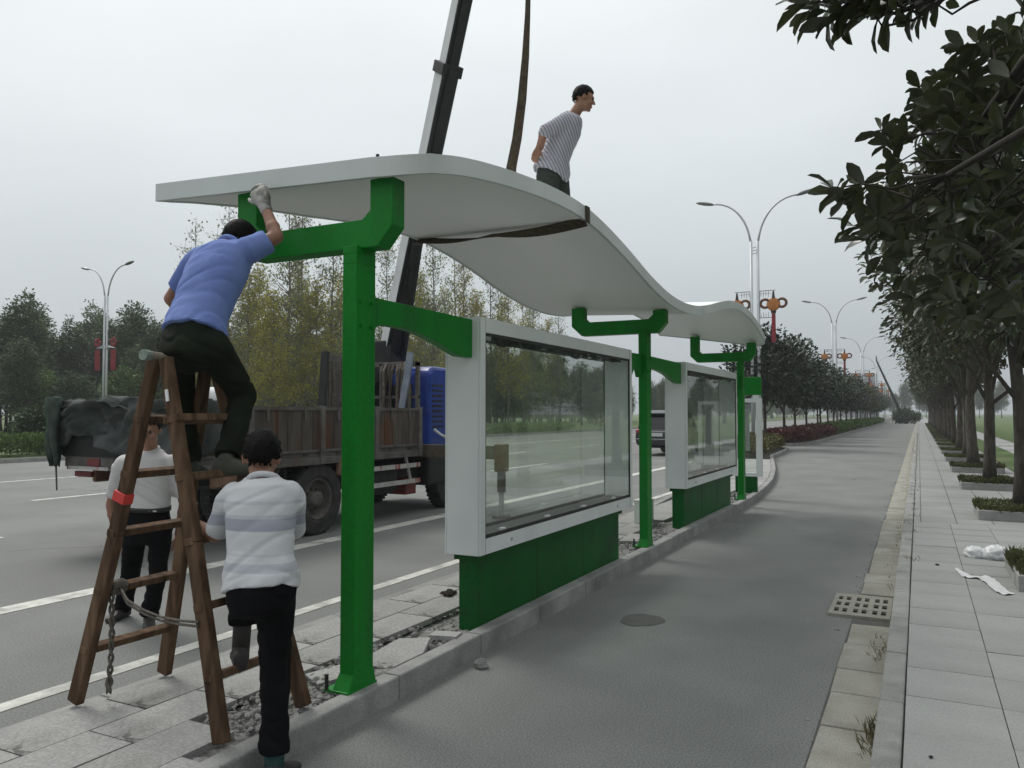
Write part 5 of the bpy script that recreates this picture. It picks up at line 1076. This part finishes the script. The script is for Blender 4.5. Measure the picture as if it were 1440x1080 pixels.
# ------------------------------------------------------------------ car on the main road
def car(loc, label):
    t = empty('parked_car', loc, label, 'car'); x, y, z = loc
    W2 = .92
    sec = [(0, .5, 1.0, .84, .40), (.06, .36, 1.08, .90, .38), (.5, .30, 1.10, .92, .33), (2.3, .30, 1.06, .92, .3), (3.6, .3, 1.0, .90, .3), (4.3, .36, .92, .84, .33), (4.55, .45, .8, .72, .4)]
    body = MB(); body.loft([(Vector((x, y + a, z + (b_ + c) / 2)), Vector((1, 0, 0)), Vector((0, 0, 1)), wd, (c - b_) / 2, .42) for a, b_, c, wd, _ in sec]); body = body.build('body', 'car_paint', t, smooth=True, fix=True)
    cabn = [(.12, 1.02, .84), (.42, 1.66, .70), (.75, 1.76, .68), (2.0, 1.78, .68), (2.7, 1.66, .68), (3.35, 1.02, .8)]
    g = MB(); vs = []
    for a, h, wd in cabn: vs += [(x - .84, y + a, z + 1.0), (x + .84, y + a, z + 1.0), (x + wd, y + a, z + h), (x - wd, y + a, z + h)]
    fs = []
    for i in range(5): q = i * 4; fs += [(q, q + 4, q + 7, q + 3), (q + 1, q + 2, q + 6, q + 5), (q + 3, q + 7, q + 6, q + 2)]
    fs += [(0, 3, 2, 1), (20, 21, 22, 23)]; g.add(vs, fs); g.build('greenhouse', 'car_glass', body, fix=True)
    r_ = MB(); vs = []
    for a, h, wd in cabn[1:5]: vs += [(x - wd - .015, y + a - (.18 if a == .42 else 0), z + h + .0), (x + wd + .015, y + a - (.18 if a == .42 else 0), z + h + .0), (x + wd - .06, y + a - (.18 if a == .42 else 0), z + h + .045), (x - wd + .06, y + a - (.18 if a == .42 else 0), z + h + .045)]
    fs = []
    for i in range(3): q = i * 4; fs += [(q + k, q + (k + 1) % 4, q + 4 + (k + 1) % 4, q + 4 + k) for k in range(4)]
    fs += [(3, 2, 1, 0), (12, 13, 14, 15)]; r_.add(vs, fs); r_.build('roof', 'car_roof', body, smooth=False, fix=True)
    for s in (-1, 1):
        MB().bar((x + s * .8, y + .08, z + 1.0), (x + s * .66, y + .4, z + 1.68), .09, .06).build('rear_pillar', 'car_paint', body)
        MB().ell((x + s * .72, y + .03, z + .98), (.17, .06, .10), 12, 8).build('tail_light', 'lens_red', t, smooth=True)
        for yy in (.85, 3.65): 
            c = Vector((x + s * .86, y + yy, z + .35)); ax = Vector((s, 0, 0)); wh = MB().lathe(c, [(.001, -.2), (.34, -.2), (.35, -.15), (.35, -.02), (.31, .02), (.22, .015), (.2, -.03), (.001, -.03)], 26, ax).build('wheel', 'tyre', t, smooth=True, fix=True)
            MB().lathe(c, [(.2, -.025), (.19, 0), (.06, -.005), (.001, .0)], 16, ax).build('rim', 'steel', wh, smooth=True, fix=True)
    MB().bx(x - .8, x + .8, y - .04, y + .1, z + .42, z + .64).build('bumper', 'car_paint', t, bevel=.04); MB().bx(x - .82, x + .82, y - .05, y - .03, z + .66, z + .69).build('chrome_strip', 'steel', t)
    MB().bx(x - .24, x + .24, y - .055, y - .03, z + .78, z + .92).build('number_plate', 'plate', t); MB().bx(x - .5, x + .5, y - .01, y + .02, z + .96, z + 1.0).build('trim', 'steel', t)
    return t
q = P(924, 640, 31.5); car((q.x, q.y, 0), 'black hatchback seen from behind beyond the middle shelter post')

# ------------------------------------------------------------------ timber step ladder
ld = empty('step_ladder', (-3.49, 3.04, .14), 'old timber double sided step ladder on the island paving', 'ladder')
FT = {('l', 0): PZ(106, 990, .14), ('l', 1): PZ(231, 949, .14), ('r', 0): PZ(312, 1049, .14), ('r', 1): PZ(427, 996, .14)}
AP = {('l', 0): Vector((-3.52, 2.83, 1.985)), ('r', 0): Vector((-3.44, 2.83, 1.985)), ('l', 1): Vector((-3.59, 3.22, 1.96)), ('r', 1): Vector((-3.51, 3.22, 1.96))}
def rail_pt(k, z): a, b_ = FT[k], AP[k]; return a.lerp(b_, (z - a.z) / (b_.z - a.z))
for k in FT:
    a, b_ = FT[k], AP[k]
    m_ = a.lerp(b_, .5) + Vector((.006, .004, 0))
    o = MB().bar(a + Vector((0, 0, .012)), m_, .082, .05, up=Vector((0, 1, 0)), w2=.076).bar(m_, b_, .076, .05, up=Vector((0, 1, 0)), w2=.062).build('rail', 'wood', ld, bevel=.007)
for side in 'lr':
    for i, z in enumerate((.44, .76, 1.07, 1.38, 1.67)):
        a, b_ = rail_pt((side, 0), z), rail_pt((side, 1), z); d = (b_ - a).normalized(); up = Vector((.25 if side == 'l' else -.25, 0, 1))
        MB().bar(a - d * .03, b_ + d * .03, .10 if z > 1.6 and side == 'r' else .055, .038, up=up).build('rung', 'wood', ld, bevel=.005)
MB().tube([AP[('l', 0)].lerp(AP[('r', 0)], .5) + Vector((-.02, -.085, .012)), AP[('l', 1)].lerp(AP[('r', 1)], .5) + Vector((0, .1, .01))], [.024, .022], 10).build('hinge_bar', 'wood_grey', ld, smooth=True)
q0 = AP[('l', 0)].lerp(AP[('r', 0)], .5) + Vector((-.02, -.085, .012)); d_ = (AP[('l', 1)] - AP[('l', 0)]).normalized()
MB().tube([q0 - d_ * .006, q0 + d_ * .035], [.028, .028], 10).build('tape', 'tape_green', ld)
p_ = rail_pt(('l', 0), 1.26); d_ = (AP[('l', 0)] - FT[('l', 0)]).normalized(); MB().bar(p_ - d_ * .028, p_ + d_ * .028, .09, .062, up=Vector((0, 1, 0))).build('tape', 'red_tape', ld, bevel=.004)
p_ = rail_pt(('r', 0), 1.80); MB().bar(p_ + Vector((.0, -.03, .02)), p_ + Vector((.012, -.03, -.04)), .02, .006, up=Vector((0, 1, 0))).build('metal_tag', 'plastic', ld)
# ropes
rp_ = empty('rope', (-3.75, 2.85, .14), 'grey rope knotted on a ladder rung, one end hanging down', 'rope')
a = rail_pt(('l', 0), .76).lerp(rail_pt(('l', 1), .76), .18); c_ = rail_pt(('r', 0), .70)
for k in range(2):
    path = [a + Vector((.03, 0, -.01 * k))] + [a.lerp(c_, t_) + Vector((0, -.03, -.05 * math.sin(t_ * math.pi) - .018 * k)) for t_ in (.2, .4, .6, .8)] + [c_ + Vector((0, -.035, -.02 * k))]
    MB().tube(path, .0065, 7).build('tie_line', 'rope', rp_, smooth=True)
b = MB()
for k in range(5): ring = [a + Vector((.034 * math.cos(t_), (k - 2) * .017 + .004 * math.sin(3 * t_), .034 * math.sin(t_))) for t_ in np.linspace(0, 2 * math.pi, 13)]; b.tube(ring, .010, 6, False)
b.build('knot', 'rope', rp_, smooth=True)
e_ = PZ(172, 982, .15); e_ = Vector((a.x + .0, a.y - .02, .17))
for k in range(2):
    path = [];
    for i in range(31):
        t_ = i / 30; ph = t_ * 26 + k * math.pi; path.append(Vector((a.x + .01 * math.cos(ph) + .01 * math.sin(t_ * 4), a.y - .03 + .01 * math.sin(ph), a.z - .03 - (a.z - .23) * t_)))
    MB().tube(path, [.008] * 26 + [.010, .012, .012, .010, .005], 6).build('hanging_end', 'rope', rp_, smooth=True)

# ------------------------------------------------------------------ people
def remesh(mb, vox, smooth=3, disp=None, keep=None):
    me = mesh_from('tmp', [tuple(v) for v in mb.v], mb.f); b = bmesh.new(); b.from_mesh(me); bmesh.ops.recalc_face_normals(b, faces=b.faces); b.to_mesh(me); b.free()
    o = bpy.data.objects.new('tmp', me); C.objects.link(o); md = o.modifiers.new('r', 'REMESH'); md.mode = 'VOXEL'; md.voxel_size = vox; md.use_smooth_shade = True
    if smooth: s = o.modifiers.new('s', 'SMOOTH'); s.iterations = smooth; s.factor = .5
    dg = bpy.context.evaluated_depsgraph_get(); dg.update(); m2 = bpy.data.meshes.new_from_object(o.evaluated_get(dg)); bpy.data.objects.remove(o); bpy.data.meshes.remove(me)
    if disp:
        n = len(m2.vertices); co = np.zeros(n * 3, np.float32); m2.vertices.foreach_get('co', co); no = np.zeros(n * 3, np.float32); m2.vertex_normals.foreach_get('vector', no); co = co.reshape(-1, 3); no = no.reshape(-1, 3)
        d = np.array([disp(Vector(p)) for p in co]); co = co + no * d[:, None]; m2.vertices.foreach_set('co', co.astype(np.float32).ravel()); m2.update()
    m2.polygons.foreach_set('use_smooth', np.ones(len(m2.polygons), bool)); return m2
def place(name, me, material, parent):
    o0 = rootloc(parent); me.transform(Matrix.Translation(-o0)); me.materials.clear(); return link(name, me, material, parent)
def hand(mb, wrist, d, palm, side, curl=.5, s=1.0, thick=1.0):
    d = d.normalized(); palm = (palm - d * palm.dot(d)).normalized(); lat = d.cross(palm) * side     # towards the thumb
    c = wrist + d * .055 * s
    mb.loft([(wrist + d * t * s, lat, palm, wdt * s * thick, th * s * thick, .8) for t, wdt, th in ((-.02, .026, .02), (.01, .03, .019), (.05, .04, .016), (.09, .042, .014), (.098, .036, .010))])
    for i, (off, l0) in enumerate(((.031, .072), (.011, .082), (-.010, .077), (-.029, .06))):
        p = wrist + d * (.088 - abs(off) * .12) * s + lat * off * s; a = curl * .6
        for j, fr in enumerate((.45, .32, .25)):
            dd = (d * math.cos(a) + palm * math.sin(a)).normalized(); q = p + dd * l0 * fr * s; r = (.0095 - j * .0009) * thick; mb.cap(p, q, r, r - .0009, 8); p = q; a += curl
    p = wrist + d * .025 * s + lat * .03 * s; a = .3
    for j, l0 in enumerate((.038, .03, .024)):
        dd = (d * .75 + lat * (.75 - .3 * j) + palm * (.25 + curl * .3 * j)).normalized(); q = p + dd * l0 * s; r = (.0115 - j * .001) * thick; mb.cap(p, q, r, r - .001, 8); p = q
def axes_at(J, t):
    lat = (J['hr'] - J['hl']).normalized().lerp((J['sr'] - J['sl']).normalized(), t).normalized(); up = (J['neck'] - J['pel']).normalized(); lat = (lat - up * lat.dot(up)).normalized(); fr = up.cross(lat); return lat, fr, up   # lat to the right, fr to the front
def person(label, J, S, seed=1, group='workers at the shelter', base=None):
    base = base or Vector((J['pel'].x, J['pel'].y, min(J['al'].z, J['ar'].z) - .09)); t = empty('person', base, label, 'person', group)
    g = S.get('girth', 1.0); sp = J.get('spine', J['pel'].lerp(J['neck'], .5)); lat0, fr0, up = axes_at(J, 0)
    def ctr(tt): a, b_, c = J['pel'], sp, J['neck']; return a.lerp(b_, tt).lerp(b_.lerp(c, tt), tt)
    def torso(mb, k, add, lo=-.07, hem=None):
        st_ = []
        for tt, wd, dp, ex in ((lo, .16, .115, .85), (0, .168, .12, .85), (.25, .15, .108, .85), (.5, .155, .11, .85), (.75, .172, .116, .85), (.9, .165, .10, .8), (.985, .10, .07, .9)):
            if lo > 0 and tt == 0: continue
            la, fr, _ = axes_at(J, max(0, min(1, tt))); c = ctr(max(tt, 0)) + (up * (tt * .5) if tt < 0 else Vector())
            ww = wd * g * k + add; dd = dp * g * k + add
            if hem and tt <= .02: ww += hem; dd += hem
            st_.append((c, la, fr, ww, dd, ex))
        mb.loft(st_)
    # body -------------------------------------------------
    hd, F, U = J['head'], J['face'].normalized(), J['hup'].normalized(); U = (U - F * U.dot(F)).normalized(); Rr = F.cross(U); hs = S.get('head', 1.0)
    H = lambda r, f_, u: hd + (Rr * r + F * f_ + U * u) * hs
    mb = MB(); torso(mb, .86, 0)
    mb.cap(J['neck'] + (hd - J['neck']) * -.25, H(0, -.02, -.06), .06, .054)
    mb.ell(H(0, -.008, .028), (.076 * hs, .097 * hs, .095 * hs), 20, 14, (Rr, F, U)); mb.ell(H(0, .022, -.042), (.060 * hs, .072 * hs, .078 * hs), 18, 12, (Rr, F, U))
    mb.cap(H(0, .092, .012), H(0, .112, -.022), .010 * hs, .015 * hs, 10); mb.ell(H(0, .083, .026), (.05 * hs, .018 * hs, .012 * hs), 12, 8, (Rr, F, U)); mb.ell(H(0, .088, -.062), (.026 * hs, .014 * hs, .013 * hs), 12, 8, (Rr, F, U)); mb.ell(H(0, .07, -.095), (.028 * hs, .024 * hs, .02 * hs), 12, 8, (Rr, F, U))
    for s in (-1, 1): mb.ell(H(s * .078, -.012, -.002), (.011 * hs, .022 * hs, .033 * hs), 10, 8, (Rr, F, U)); mb.ell(H(s * .042, .068, -.03), (.024 * hs, .02 * hs, .024 * hs), 10, 8, (Rr, F, U))
    for s, k in ((1, 'r'), (-1, 'l')):
        mb.cap(J['s' + k], J['e' + k], .050 * g, .040); mb.cap(J['e' + k], J['w' + k], .041, .027); mid = J['e' + k].lerp(J['w' + k], .28); mb.ell(mid, (.043, .043, .043))
        mb.cap(J['h' + k], J['k' + k], .082 * g, .055); mb.cap(J['k' + k], J['a' + k], .054, .036); mb.ell(J['k' + k].lerp(J['a' + k], .3) , (.054, .054, .06))
        if not S.get('glove_' + k):
            dd, pm = J.get('hand' + k, (J['w' + k] - J['e' + k], F)); hand(mb, J['w' + k], dd, pm, -s if False else s, S.get('curl', .45))
    place('body', remesh(mb, .0085, 2), 'skin', t)
    for k in 'lr':
        if S.get('glove_' + k):
            gb = MB(); dd, pm = J['hand' + k]; hand(gb, J['w' + k], dd, pm, 1 if k == 'r' else -1, S.get('gcurl', .5), 1.1, 1.28); ed = (J['w' + k] - J['e' + k]).normalized(); gb.cap(J['w' + k] - ed * .05, J['w' + k] + ed * .02, .036, .034); place('glove', remesh(gb, .007, 1, lambda p: .002 * noise.noise(p * 60)), 'glove', t)
    for s in (-1, 1): MB().ell(H(s * .032, .079, .006), .012 * hs, 8, 6).build('eye', 'eye', t)
    # hair -------------------------------------------------
    hm = MB(); n1, n2 = 44, 26; vs = []
    for i in range(n2 + 1):
        th = math.pi * i / n2
        for k in range(n1):
            ph = 2 * math.pi * k / n1; dx, dy, dz = math.sin(th) * math.sin(ph), math.sin(th) * math.cos(ph), math.cos(th); lift = 1 + .035 * noise.noise((dx * 4 + seed, dy * 4, dz * 4)) + .05 * max(0, dz)
            vs.append(H(dx * .086 * lift, -.012 + dy * .108 * lift, .026 + dz * .106 * lift))
    fs = []
    for i in range(n2):
        for k in range(n1):
            th = math.pi * (i + .5) / n2; ph = 2 * math.pi * (k + .5) / n1; dy, dz, dx = math.sin(th) * math.cos(ph), math.cos(th), math.sin(th) * math.sin(ph); j = .025 * math.sin(k * 2.3)
            front = dy > .30; low = -.62 + .25 * (abs(dx) > .6)
            if (front and dz < .42 + j + .25 * (dy - .8)) or (-.05 < dy <= .30 and dz < -.18 + j) or (dz < low + j * .6): continue
            fs.append((i * n1 + k, i * n1 + (k + 1) % n1, (i + 1) * n1 + (k + 1) % n1, (i + 1) * n1 + k))
    rh = random.Random(seed); base_n = len(fs)
    hm.add(vs, fs)
    for _ in range(700):
        q4 = fs[rh.randrange(base_n)]; c4 = (vs[q4[0]] + vs[q4[2]]) / 2; nn = (c4 - hd).normalized(); dv = (nn * rh.uniform(.1, .3) - U * rh.uniform(.2, .8) + F * rh.uniform(-.2, .35) + Rr * rh.uniform(-.3, .3)).normalized(); sd4 = dv.cross(nn).normalized() * .0022; ln4 = rh.uniform(.010, .020); c4 = c4 - nn * .003
        hm.add([c4 - sd4, c4 + sd4, c4 + dv * ln4], [(0, 1, 2)])
    ho = hm.build('hair', 'hair', t, smooth=True); ho.modifiers.new('thick', 'SOLIDIFY').thickness = .004
    # shirt ------------------------------------------------
    lat, fr, upv = axes_at(J, .5)
    def folds(p):
        q = p - J['pel']; a, b_, c = q.dot(lat), q.dot(fr), q.dot(upv)
        wx = noise.noise((a * 2.3, b_ * 2.3, c * 2.3 + seed)) * .12
        f1 = noise.noise((a * 1.7 + wx * 5, b_ * 1.7, c * 9 - a * 3.5 + seed + wx * 6)); f2 = noise.noise((a * 2.2 - c * 1.5, b_ * 2, c * 7.5 + a * 6 + seed * 2 + wx * 4)); f3 = noise.noise((a * 11, b_ * 11, c * 16 + seed)); wst = max(0, 1 - abs(c - .02) / .22)
        cr = -max(0, 1 - abs(f1) * 5) ** 1.3 * .0065 * (1 + wst) - wst * max(0, 1 - abs(f3) * 4) * .003
        return S.get('fold', .011) * (.55 * noise.noise((a * 3.5, b_ * 3.5, c * 5 + seed)) + .35 * f2) + cr
    mb = MB(); lo = S.get('hem', -.07); torso(mb, 1.0, S.get('loose', .014), lo, S.get('flare', .012))
    for k in 'lr':
        la = 1 if k == 'r' else -1; e0 = J['s' + k]; fr_ = S.get('sleeve', .78); e1 = e0.lerp(J['e' + k], fr_) ; mb.cap(e0.lerp(J['neck'], .12), e0.lerp(e1, .3), .082 * g, .078 * g)
        d, s_, u_ = basis(e1 - e0); mb.tube([e0, e0.lerp(e1, .5), e1], [.078 * g, .072 * g, .069 * g], 16)
        if fr_ > 1.0: e2 = J['e' + k].lerp(J['w' + k], fr_ - 1); mb.cap(J['e' + k], e2, .058, .055)
    mb.cap(J['neck'].lerp(J['sl'], .35), J['neck'].lerp(J['sr'], .35), .062 * g, .062 * g); 
    place('shirt', remesh(mb, .011, 2, folds), S['shirt'], t)
    nd = (hd - J['neck']).normalized(); cl = MB(); _, s_, u_ = basis(nd, fr); ringp = [J['neck'] + nd * (.005 + .012 * math.cos(a_)) + (s_ * math.cos(a_) * .066 + u_ * math.sin(a_) * .066) for a_ in np.linspace(0, 2 * math.pi, 25)]
    cl.tube(ringp, .017, 8, False); cl = remesh(cl, .008, 1); place('collar', cl, S.get('collar', S['shirt']), t)
    # trousers ---------------------------------------------
    def tf(p): q = p - J['pel']; return .006 * noise.noise(q * 5) - .010 * max(0, 1 - abs(noise.noise((q.x * 5, q.y * 5, q.z * 9 + q.x * 4 + seed))) * 6) + .003 * noise.noise(p * 22)
    mb = MB(); st_ = []
    for tt, wd, dp in ((-.17, .13, .11), (-.09, .162, .125), (0, .168, .122), (.14, .152, .11)):
        la_, f_, _ = axes_at(J, 0); st_.append((J['pel'] + up * tt + (ctr(.14) - J['pel'] - up * .14) * max(0, tt / .14) * .3, la_, f_, wd * g + .004, dp * g + .004, .85))
    mb.loft(st_)
    for k in 'lr':
        hp, kn, an = J['h' + k], J['k' + k], J['a' + k]; mb.cap(hp, kn, .098 * g, .074); e1 = kn.lerp(an, S.get('leg_' + k, .93)); mb.cap(kn, kn.lerp(e1, .3), .075, .073); mb.tube([kn, kn.lerp(e1, .5), e1], [.073, .068, S.get('cuff', .066)], 16)
        if S.get('roll'): d = (e1 - kn).normalized(); mb.tube([e1 - d * .05, e1 + d * .006], [S.get('cuff', .066) + .009] * 2, 16)
    place('trousers', remesh(mb, .0115, 2, tf), S['trousers'], t)
    if S.get('belt'):
        la_, f_, _ = axes_at(J, 0); c = ctr(.19); MB().loft([(c + up * z, la_, f_, .156 * g + .017, .112 * g + .017, .85) for z in (-.018, .018)]).build('belt', 'belt', t, smooth=True)
    # shoes ------------------------------------------------
    for k in 'lr':
        an = J['a' + k]; td = J['t' + k].copy(); td = td.normalized(); up_ = Vector((0, 0, 1)); up_ = (up_ - td * td.dot(up_)).normalized(); sd = td.cross(up_); z0 = an - up_ * .085
        mb = MB(); mb.loft([(z0 + td * y + up_ * h_ * .5, sd, up_, wdt, h_ * .5, .7) for y, wdt, h_ in ((-.075, .024, .05), (-.06, .036, .085), (-.01, .040, .11), (.05, .041, .09), (.11, .047, .062), (.155, .043, .048), (.185, .028, .036), (.192, .012, .02))]); mb.cap(an - up_ * .04, an + up_ * .0, .045, .044)
        place('shoe', remesh(mb, .008, 1), S.get('shoe', 'shoe'), t)
        if S.get('sock'): MB().tube([an - up_ * .03, an + (J['k' + k] - an).normalized() * (S['sock'] if k == 'r' else .24)], [.043, .047], 14).build('sock', 'sock' if k == 'r' else 'shoe', t, smooth=True)
    return t
fh = _fh; rt = _r
# A: man in the blue shirt on the ladder
J = dict(pel=P(272, 474, 4.30), neck=P(322, 349, 4.60), spine=P(284, 415, 4.40), head=P(337, 341, 4.76), face=(fh * .8 + rt * .45 + Vector((0, 0, -.35))), hup=Vector((0, 0, 1)) + fh * .3 + rt * .3,
         hl=P(246, 484, 4.37), hr=P(298, 486, 4.24), sl=P(277, 368, 4.68), sr=P(350, 353, 4.50), el=P(240, 420, 4.80), wl=P(268, 452, 4.95), er=P(389, 333, 4.55), wr=P(371, 287, 4.66),
         kl=P(258, 568, 4.56), al=P(268, 652, 4.5), kr=P(343, 558, 4.50), ar=P(318, 646, 4.24), tl=fh + rt * .2, tr=rt * 1.0 + fh * .25)
J['handr'] = (P(361, 261, 4.70) - J['wr'], fh * 1.0 + rt * .1); J['handl'] = (fh + Vector((0, 0, .3)), Vector((0, 0, -1)))
stA = dict(shirt='shirt_blue', trousers='trousers_green', glove_r=True, gcurl=.42, sleeve=.72, hem=.02, loose=.022, fold=.014, belt=False, shoe='shoe_olive', leg_l=.98, leg_r=.96, girth=1.0, cuff=.07)
person('worker in a blue shirt sitting on the ladder, gloved hand on roof', J, stA, 3)
# B: man in the white polo behind the ladder
mf_ = -fh
J = dict(pel=P(208, 733, 6.36), neck=P(210, 633, 6.34), head=P(210, 605, 6.28), face=mf_ + Vector((0, 0, -.25)) + rt * .1, hup=Vector((0, 0, 1)),
         hl=P(225, 742, 6.36), hr=P(191, 742, 6.36), sl=P(247, 655, 6.36), sr=P(172, 656, 6.36), el=P(259, 708, 6.45), wl=P(250, 752, 6.5), er=P(156, 710, 6.42), wr=P(164, 755, 6.46),
         kl=P(222, 806, 6.33), al=P(210, 865, 6.36), kr=P(184, 804, 6.5), ar=P(173, 850, 6.62), tl=mf_ + rt * .45, tr=mf_ - rt * .2)
J['al'].z = .09; J['ar'].z = .09
J['handl'] = (Vector((0, 0, -1)) - rt * .2, -rt); J['handr'] = (Vector((0, 0, -1)) + rt * .2, rt)
person('man in a white polo shirt and black trousers standing on the road', J, dict(shirt='shirt_polo', trousers='trousers_black', sleeve=.8, hem=.17, loose=.016, flare=.0, belt=True, leg_l=1.0, leg_r=1.0, cuff=.075, curl=.5), 5)
# C: man in the striped shirt with one foot on the ladder
stripe_mat('shirt_striped', (.50, .51, .53), [(.577, .602, .62), (.602, .612, .25), (.634, .641, .22), (.487, .507, .32), (.520, .526, .15)], (0, 0, .5), None)
J = dict(pel=P(367, 815, 3.70), neck=P(371, 676, 3.86), spine=P(366, 745, 3.76), head=P(368, 644, 3.93), face=fh * .85 - rt * .18 + Vector((0, 0, -.15)), hup=Vector((0, 0, 1)) + fh * .15,
         hl=P(344, 824, 3.72), hr=P(388, 826, 3.68), sl=P(325, 703, 3.86), sr=P(411, 700, 3.82), el=P(303, 752, 3.98), wl=P(276, 738, 4.02), er=P(411, 752, 4.04), wr=P(375, 735, 4.18),
         kl=P(345, 820, 4.05), al=P(338, 914, 3.98), kr=P(386, 938, 3.70), ar=P(386, 1069, 3.63), tl=fh * .9 - rt * .35, tr=fh * .8 + rt * .25)
J['ar'].z = .09
J['handl'] = (-rt * .6 + fh * .5 + Vector((0, 0, .3)), fh * .6 + rt * .6); J['handr'] = (-rt * .6 + fh * .6, Vector((0, 0, -1)))
person('man in a striped white shirt with one foot on the ladder rung', J, dict(shirt='shirt_striped', trousers='trousers_black', sleeve=.88, hem=-.11, loose=.014, flare=.016, fold=.011, leg_l=.62, leg_r=.86, cuff=.064, roll=True, sock=.10, curl=.6, girth=.95, head=1.05), 7)
# D: man standing on the roof
stripe_mat('shirt_pinstripe', (.44, .42, .44), [], (20 * rt.x, 20 * rt.y, 10), 1.5)
fd = (rt * .95 + fh * .1)
J = dict(pel=P(777, 238, 7.90), neck=P(806, 163, 7.90), spine=P(787, 200, 7.90), head=P(821, 139, 7.88), face=fd + Vector((0, 0, -.22)), hup=Vector((0, 0, 1)) + rt * .25,
         hr=P(774, 246, 7.80), hl=P(786, 246, 7.99), sr=P(792, 172, 7.73), sl=P(797, 171, 8.06), er=P(765, 186, 7.66), wr=P(757, 208, 7.72), el=P(774, 190, 8.18), wl=P(757, 212, 7.95),
         kr=P(772, 292, 7.84), ar=P(770, 337, 7.84), kl=P(793, 296, 8.02), al=P(795, 343, 8.03), tl=fd, tr=fd)
for k in ('ar', 'al'): J[k].z = roof_top(J[k].x, J[k].y) + .085
J['handr'] = (Vector((0, 0, -1)) - rt * .35, fh); J['handl'] = (Vector((0, 0, -1)) - rt * .2, -fh)
person('man in a pinstripe shirt standing on the wavy roof, hands behind back', J, dict(shirt='shirt_pinstripe', trousers='trousers_grey', sleeve=1.04, hem=-.14, loose=.03, flare=.03, fold=.012, leg_l=.98, leg_r=.98, cuff=.078, curl=.7), 9)

# ------------------------------------------------------------------ litter and weeds
def bag(c, r, seed, label):
    b = MB(); t_ = MB().ell((0, 0, 0), (1, 1, 1), 36, 20); vs = []
    for p in t_.v:
        k = 1 + .55 * (1 - 2 * abs(noise.noise(p * 2.3 + Vector((seed, 0, 0))))) * .5 + .12 * noise.noise(p * 7 + Vector((seed, 3, 0))); q = Vector((p.x * r[0], p.y * r[1], max(-.5, p.z) * r[2])) * k; vs.append(c + q + Vector((0, 0, r[2] * .45)))
    b.add(vs, t_.f); o = b.build('plastic_bag', 'plastic', origin=c, smooth=True); return tag(o, label, 'plastic bag', 'plastic litter on the pavement')
bag(PZ(1372, 783, .122), (.10, .09, .07), 1, 'small white crumpled plastic bag on the pavement before the planter')
bag(PZ(1402, 786, .122), (.13, .11, .09), 5, 'larger white crumpled plastic bag touching the planter kerb')
b = MB(); v = []; f = []
for i in range(40):
    u = i / 39; c = PZ(1345 + 78 * u, 800 + 34 * u + 4 * math.sin(u * 9), .125)
    for j in range(7): wv_ = (j / 6 - .5) * (.05 + .11 * math.sin(u * 2.6)); q = c + Vector((wv_ * .6, wv_, 0)); v.append((q.x, q.y, .1255 + .018 * max(0, noise.noise((q.x * 14, q.y * 14, 0)) + .25)))
for i in range(39):
    for j in range(6): q = i * 7 + j; f.append((q, q + 1, q + 8, q + 7))
b.add(v, f); tag(b.build('plastic_sheet', 'plastic', origin=PZ(1385, 818, .122), smooth=True, fix=True), 'flattened strip of white plastic film on the pavement', 'plastic film', 'plastic litter on the pavement')
def weeds(pts, label, seed, ln=.09, n=22, spread=.05):
    rs = np.random.RandomState(seed); pos = []
    for p in pts: pos += [(p[0] + rs.normal() * spread * .6, p[1] + rs.normal() * spread, p[2]) for _ in range(n)]
    pos = np.array(pos); k = len(pos); v, f = leaves_np(pos, np.c_[rs.normal(size=(k, 2)) * .7, np.ones(k)], rs.normal(size=(k, 3)), ln * rs.uniform(.3, 1.1, k), T_S, .12); o0 = np.array(pts[0]); o = link('weeds', np_mesh('weeds', v - o0, f), 'weed'); o.location = tuple(o0); return tag(o, label, 'weeds', kind='stuff')
weeds([(-.235, 4.55, 0), (-.25, 4.7, 0), (-.23, 4.4, 0)], 'dry weed tuft at the foot of the kerb', 1, .11, 45, .05)
weeds([(-.24, 6.3, 0), (-.26, 6.1, 0), (-.25, 6.6, 0)], 'thin weeds spreading over a gutter slab', 2, .08, 30, .07)
weeds([(-.23, y, 0) for y in np.arange(8.6, 60, .55)], 'line of small weeds along the gutter', 3, .07, 9, .1)
weeds([(-.10, y, .118) for y in [9.6, 9.65] + list(np.arange(11, 70, .9))], 'small weeds in the joint behind the kerb', 4, .07, 10, .07)

b = MB()
for i in range(260):
    if i % 3: x_, y_ = -.5 - abs(rng.gauss(0, .05)), rng.uniform(3, 22)
    else: x_, y_ = -2.72 + abs(rng.gauss(0, .18)), rng.uniform(3, 16)
    r_ = rng.choice([.004, .006, .008, .011]); rock(b, (x_, y_, r_ * .3), r_, 900 + i, .6)
tag(b.build('grit', 'lump'), 'fine grit and stone chips along the road edges', 'grit', kind='stuff')
# ------------------------------------------------------------------ hazy air
hm_ = bpy.data.materials.new('haze'); hm_.use_nodes = True; t_ = hm_.node_tree; t_.nodes.remove(t_.nodes['Principled BSDF'])
pv = N(t_, 'ShaderNodeVolumePrincipled'); pv.inputs['Color'].default_value = (.86, .89, .93, 1); pv.inputs['Density'].default_value = .0008; pv.inputs['Anisotropy'].default_value = .2
t_.links.new(pv.outputs[0], t_.nodes['Material Output'].inputs['Volume']); M['haze'] = hm_
hz = MB().bx(-1310, 1310, -310, 1510, -1.1, 24).build('haze', 'haze'); tag(hz, 'thin grey haze in the air', kind='stuff')
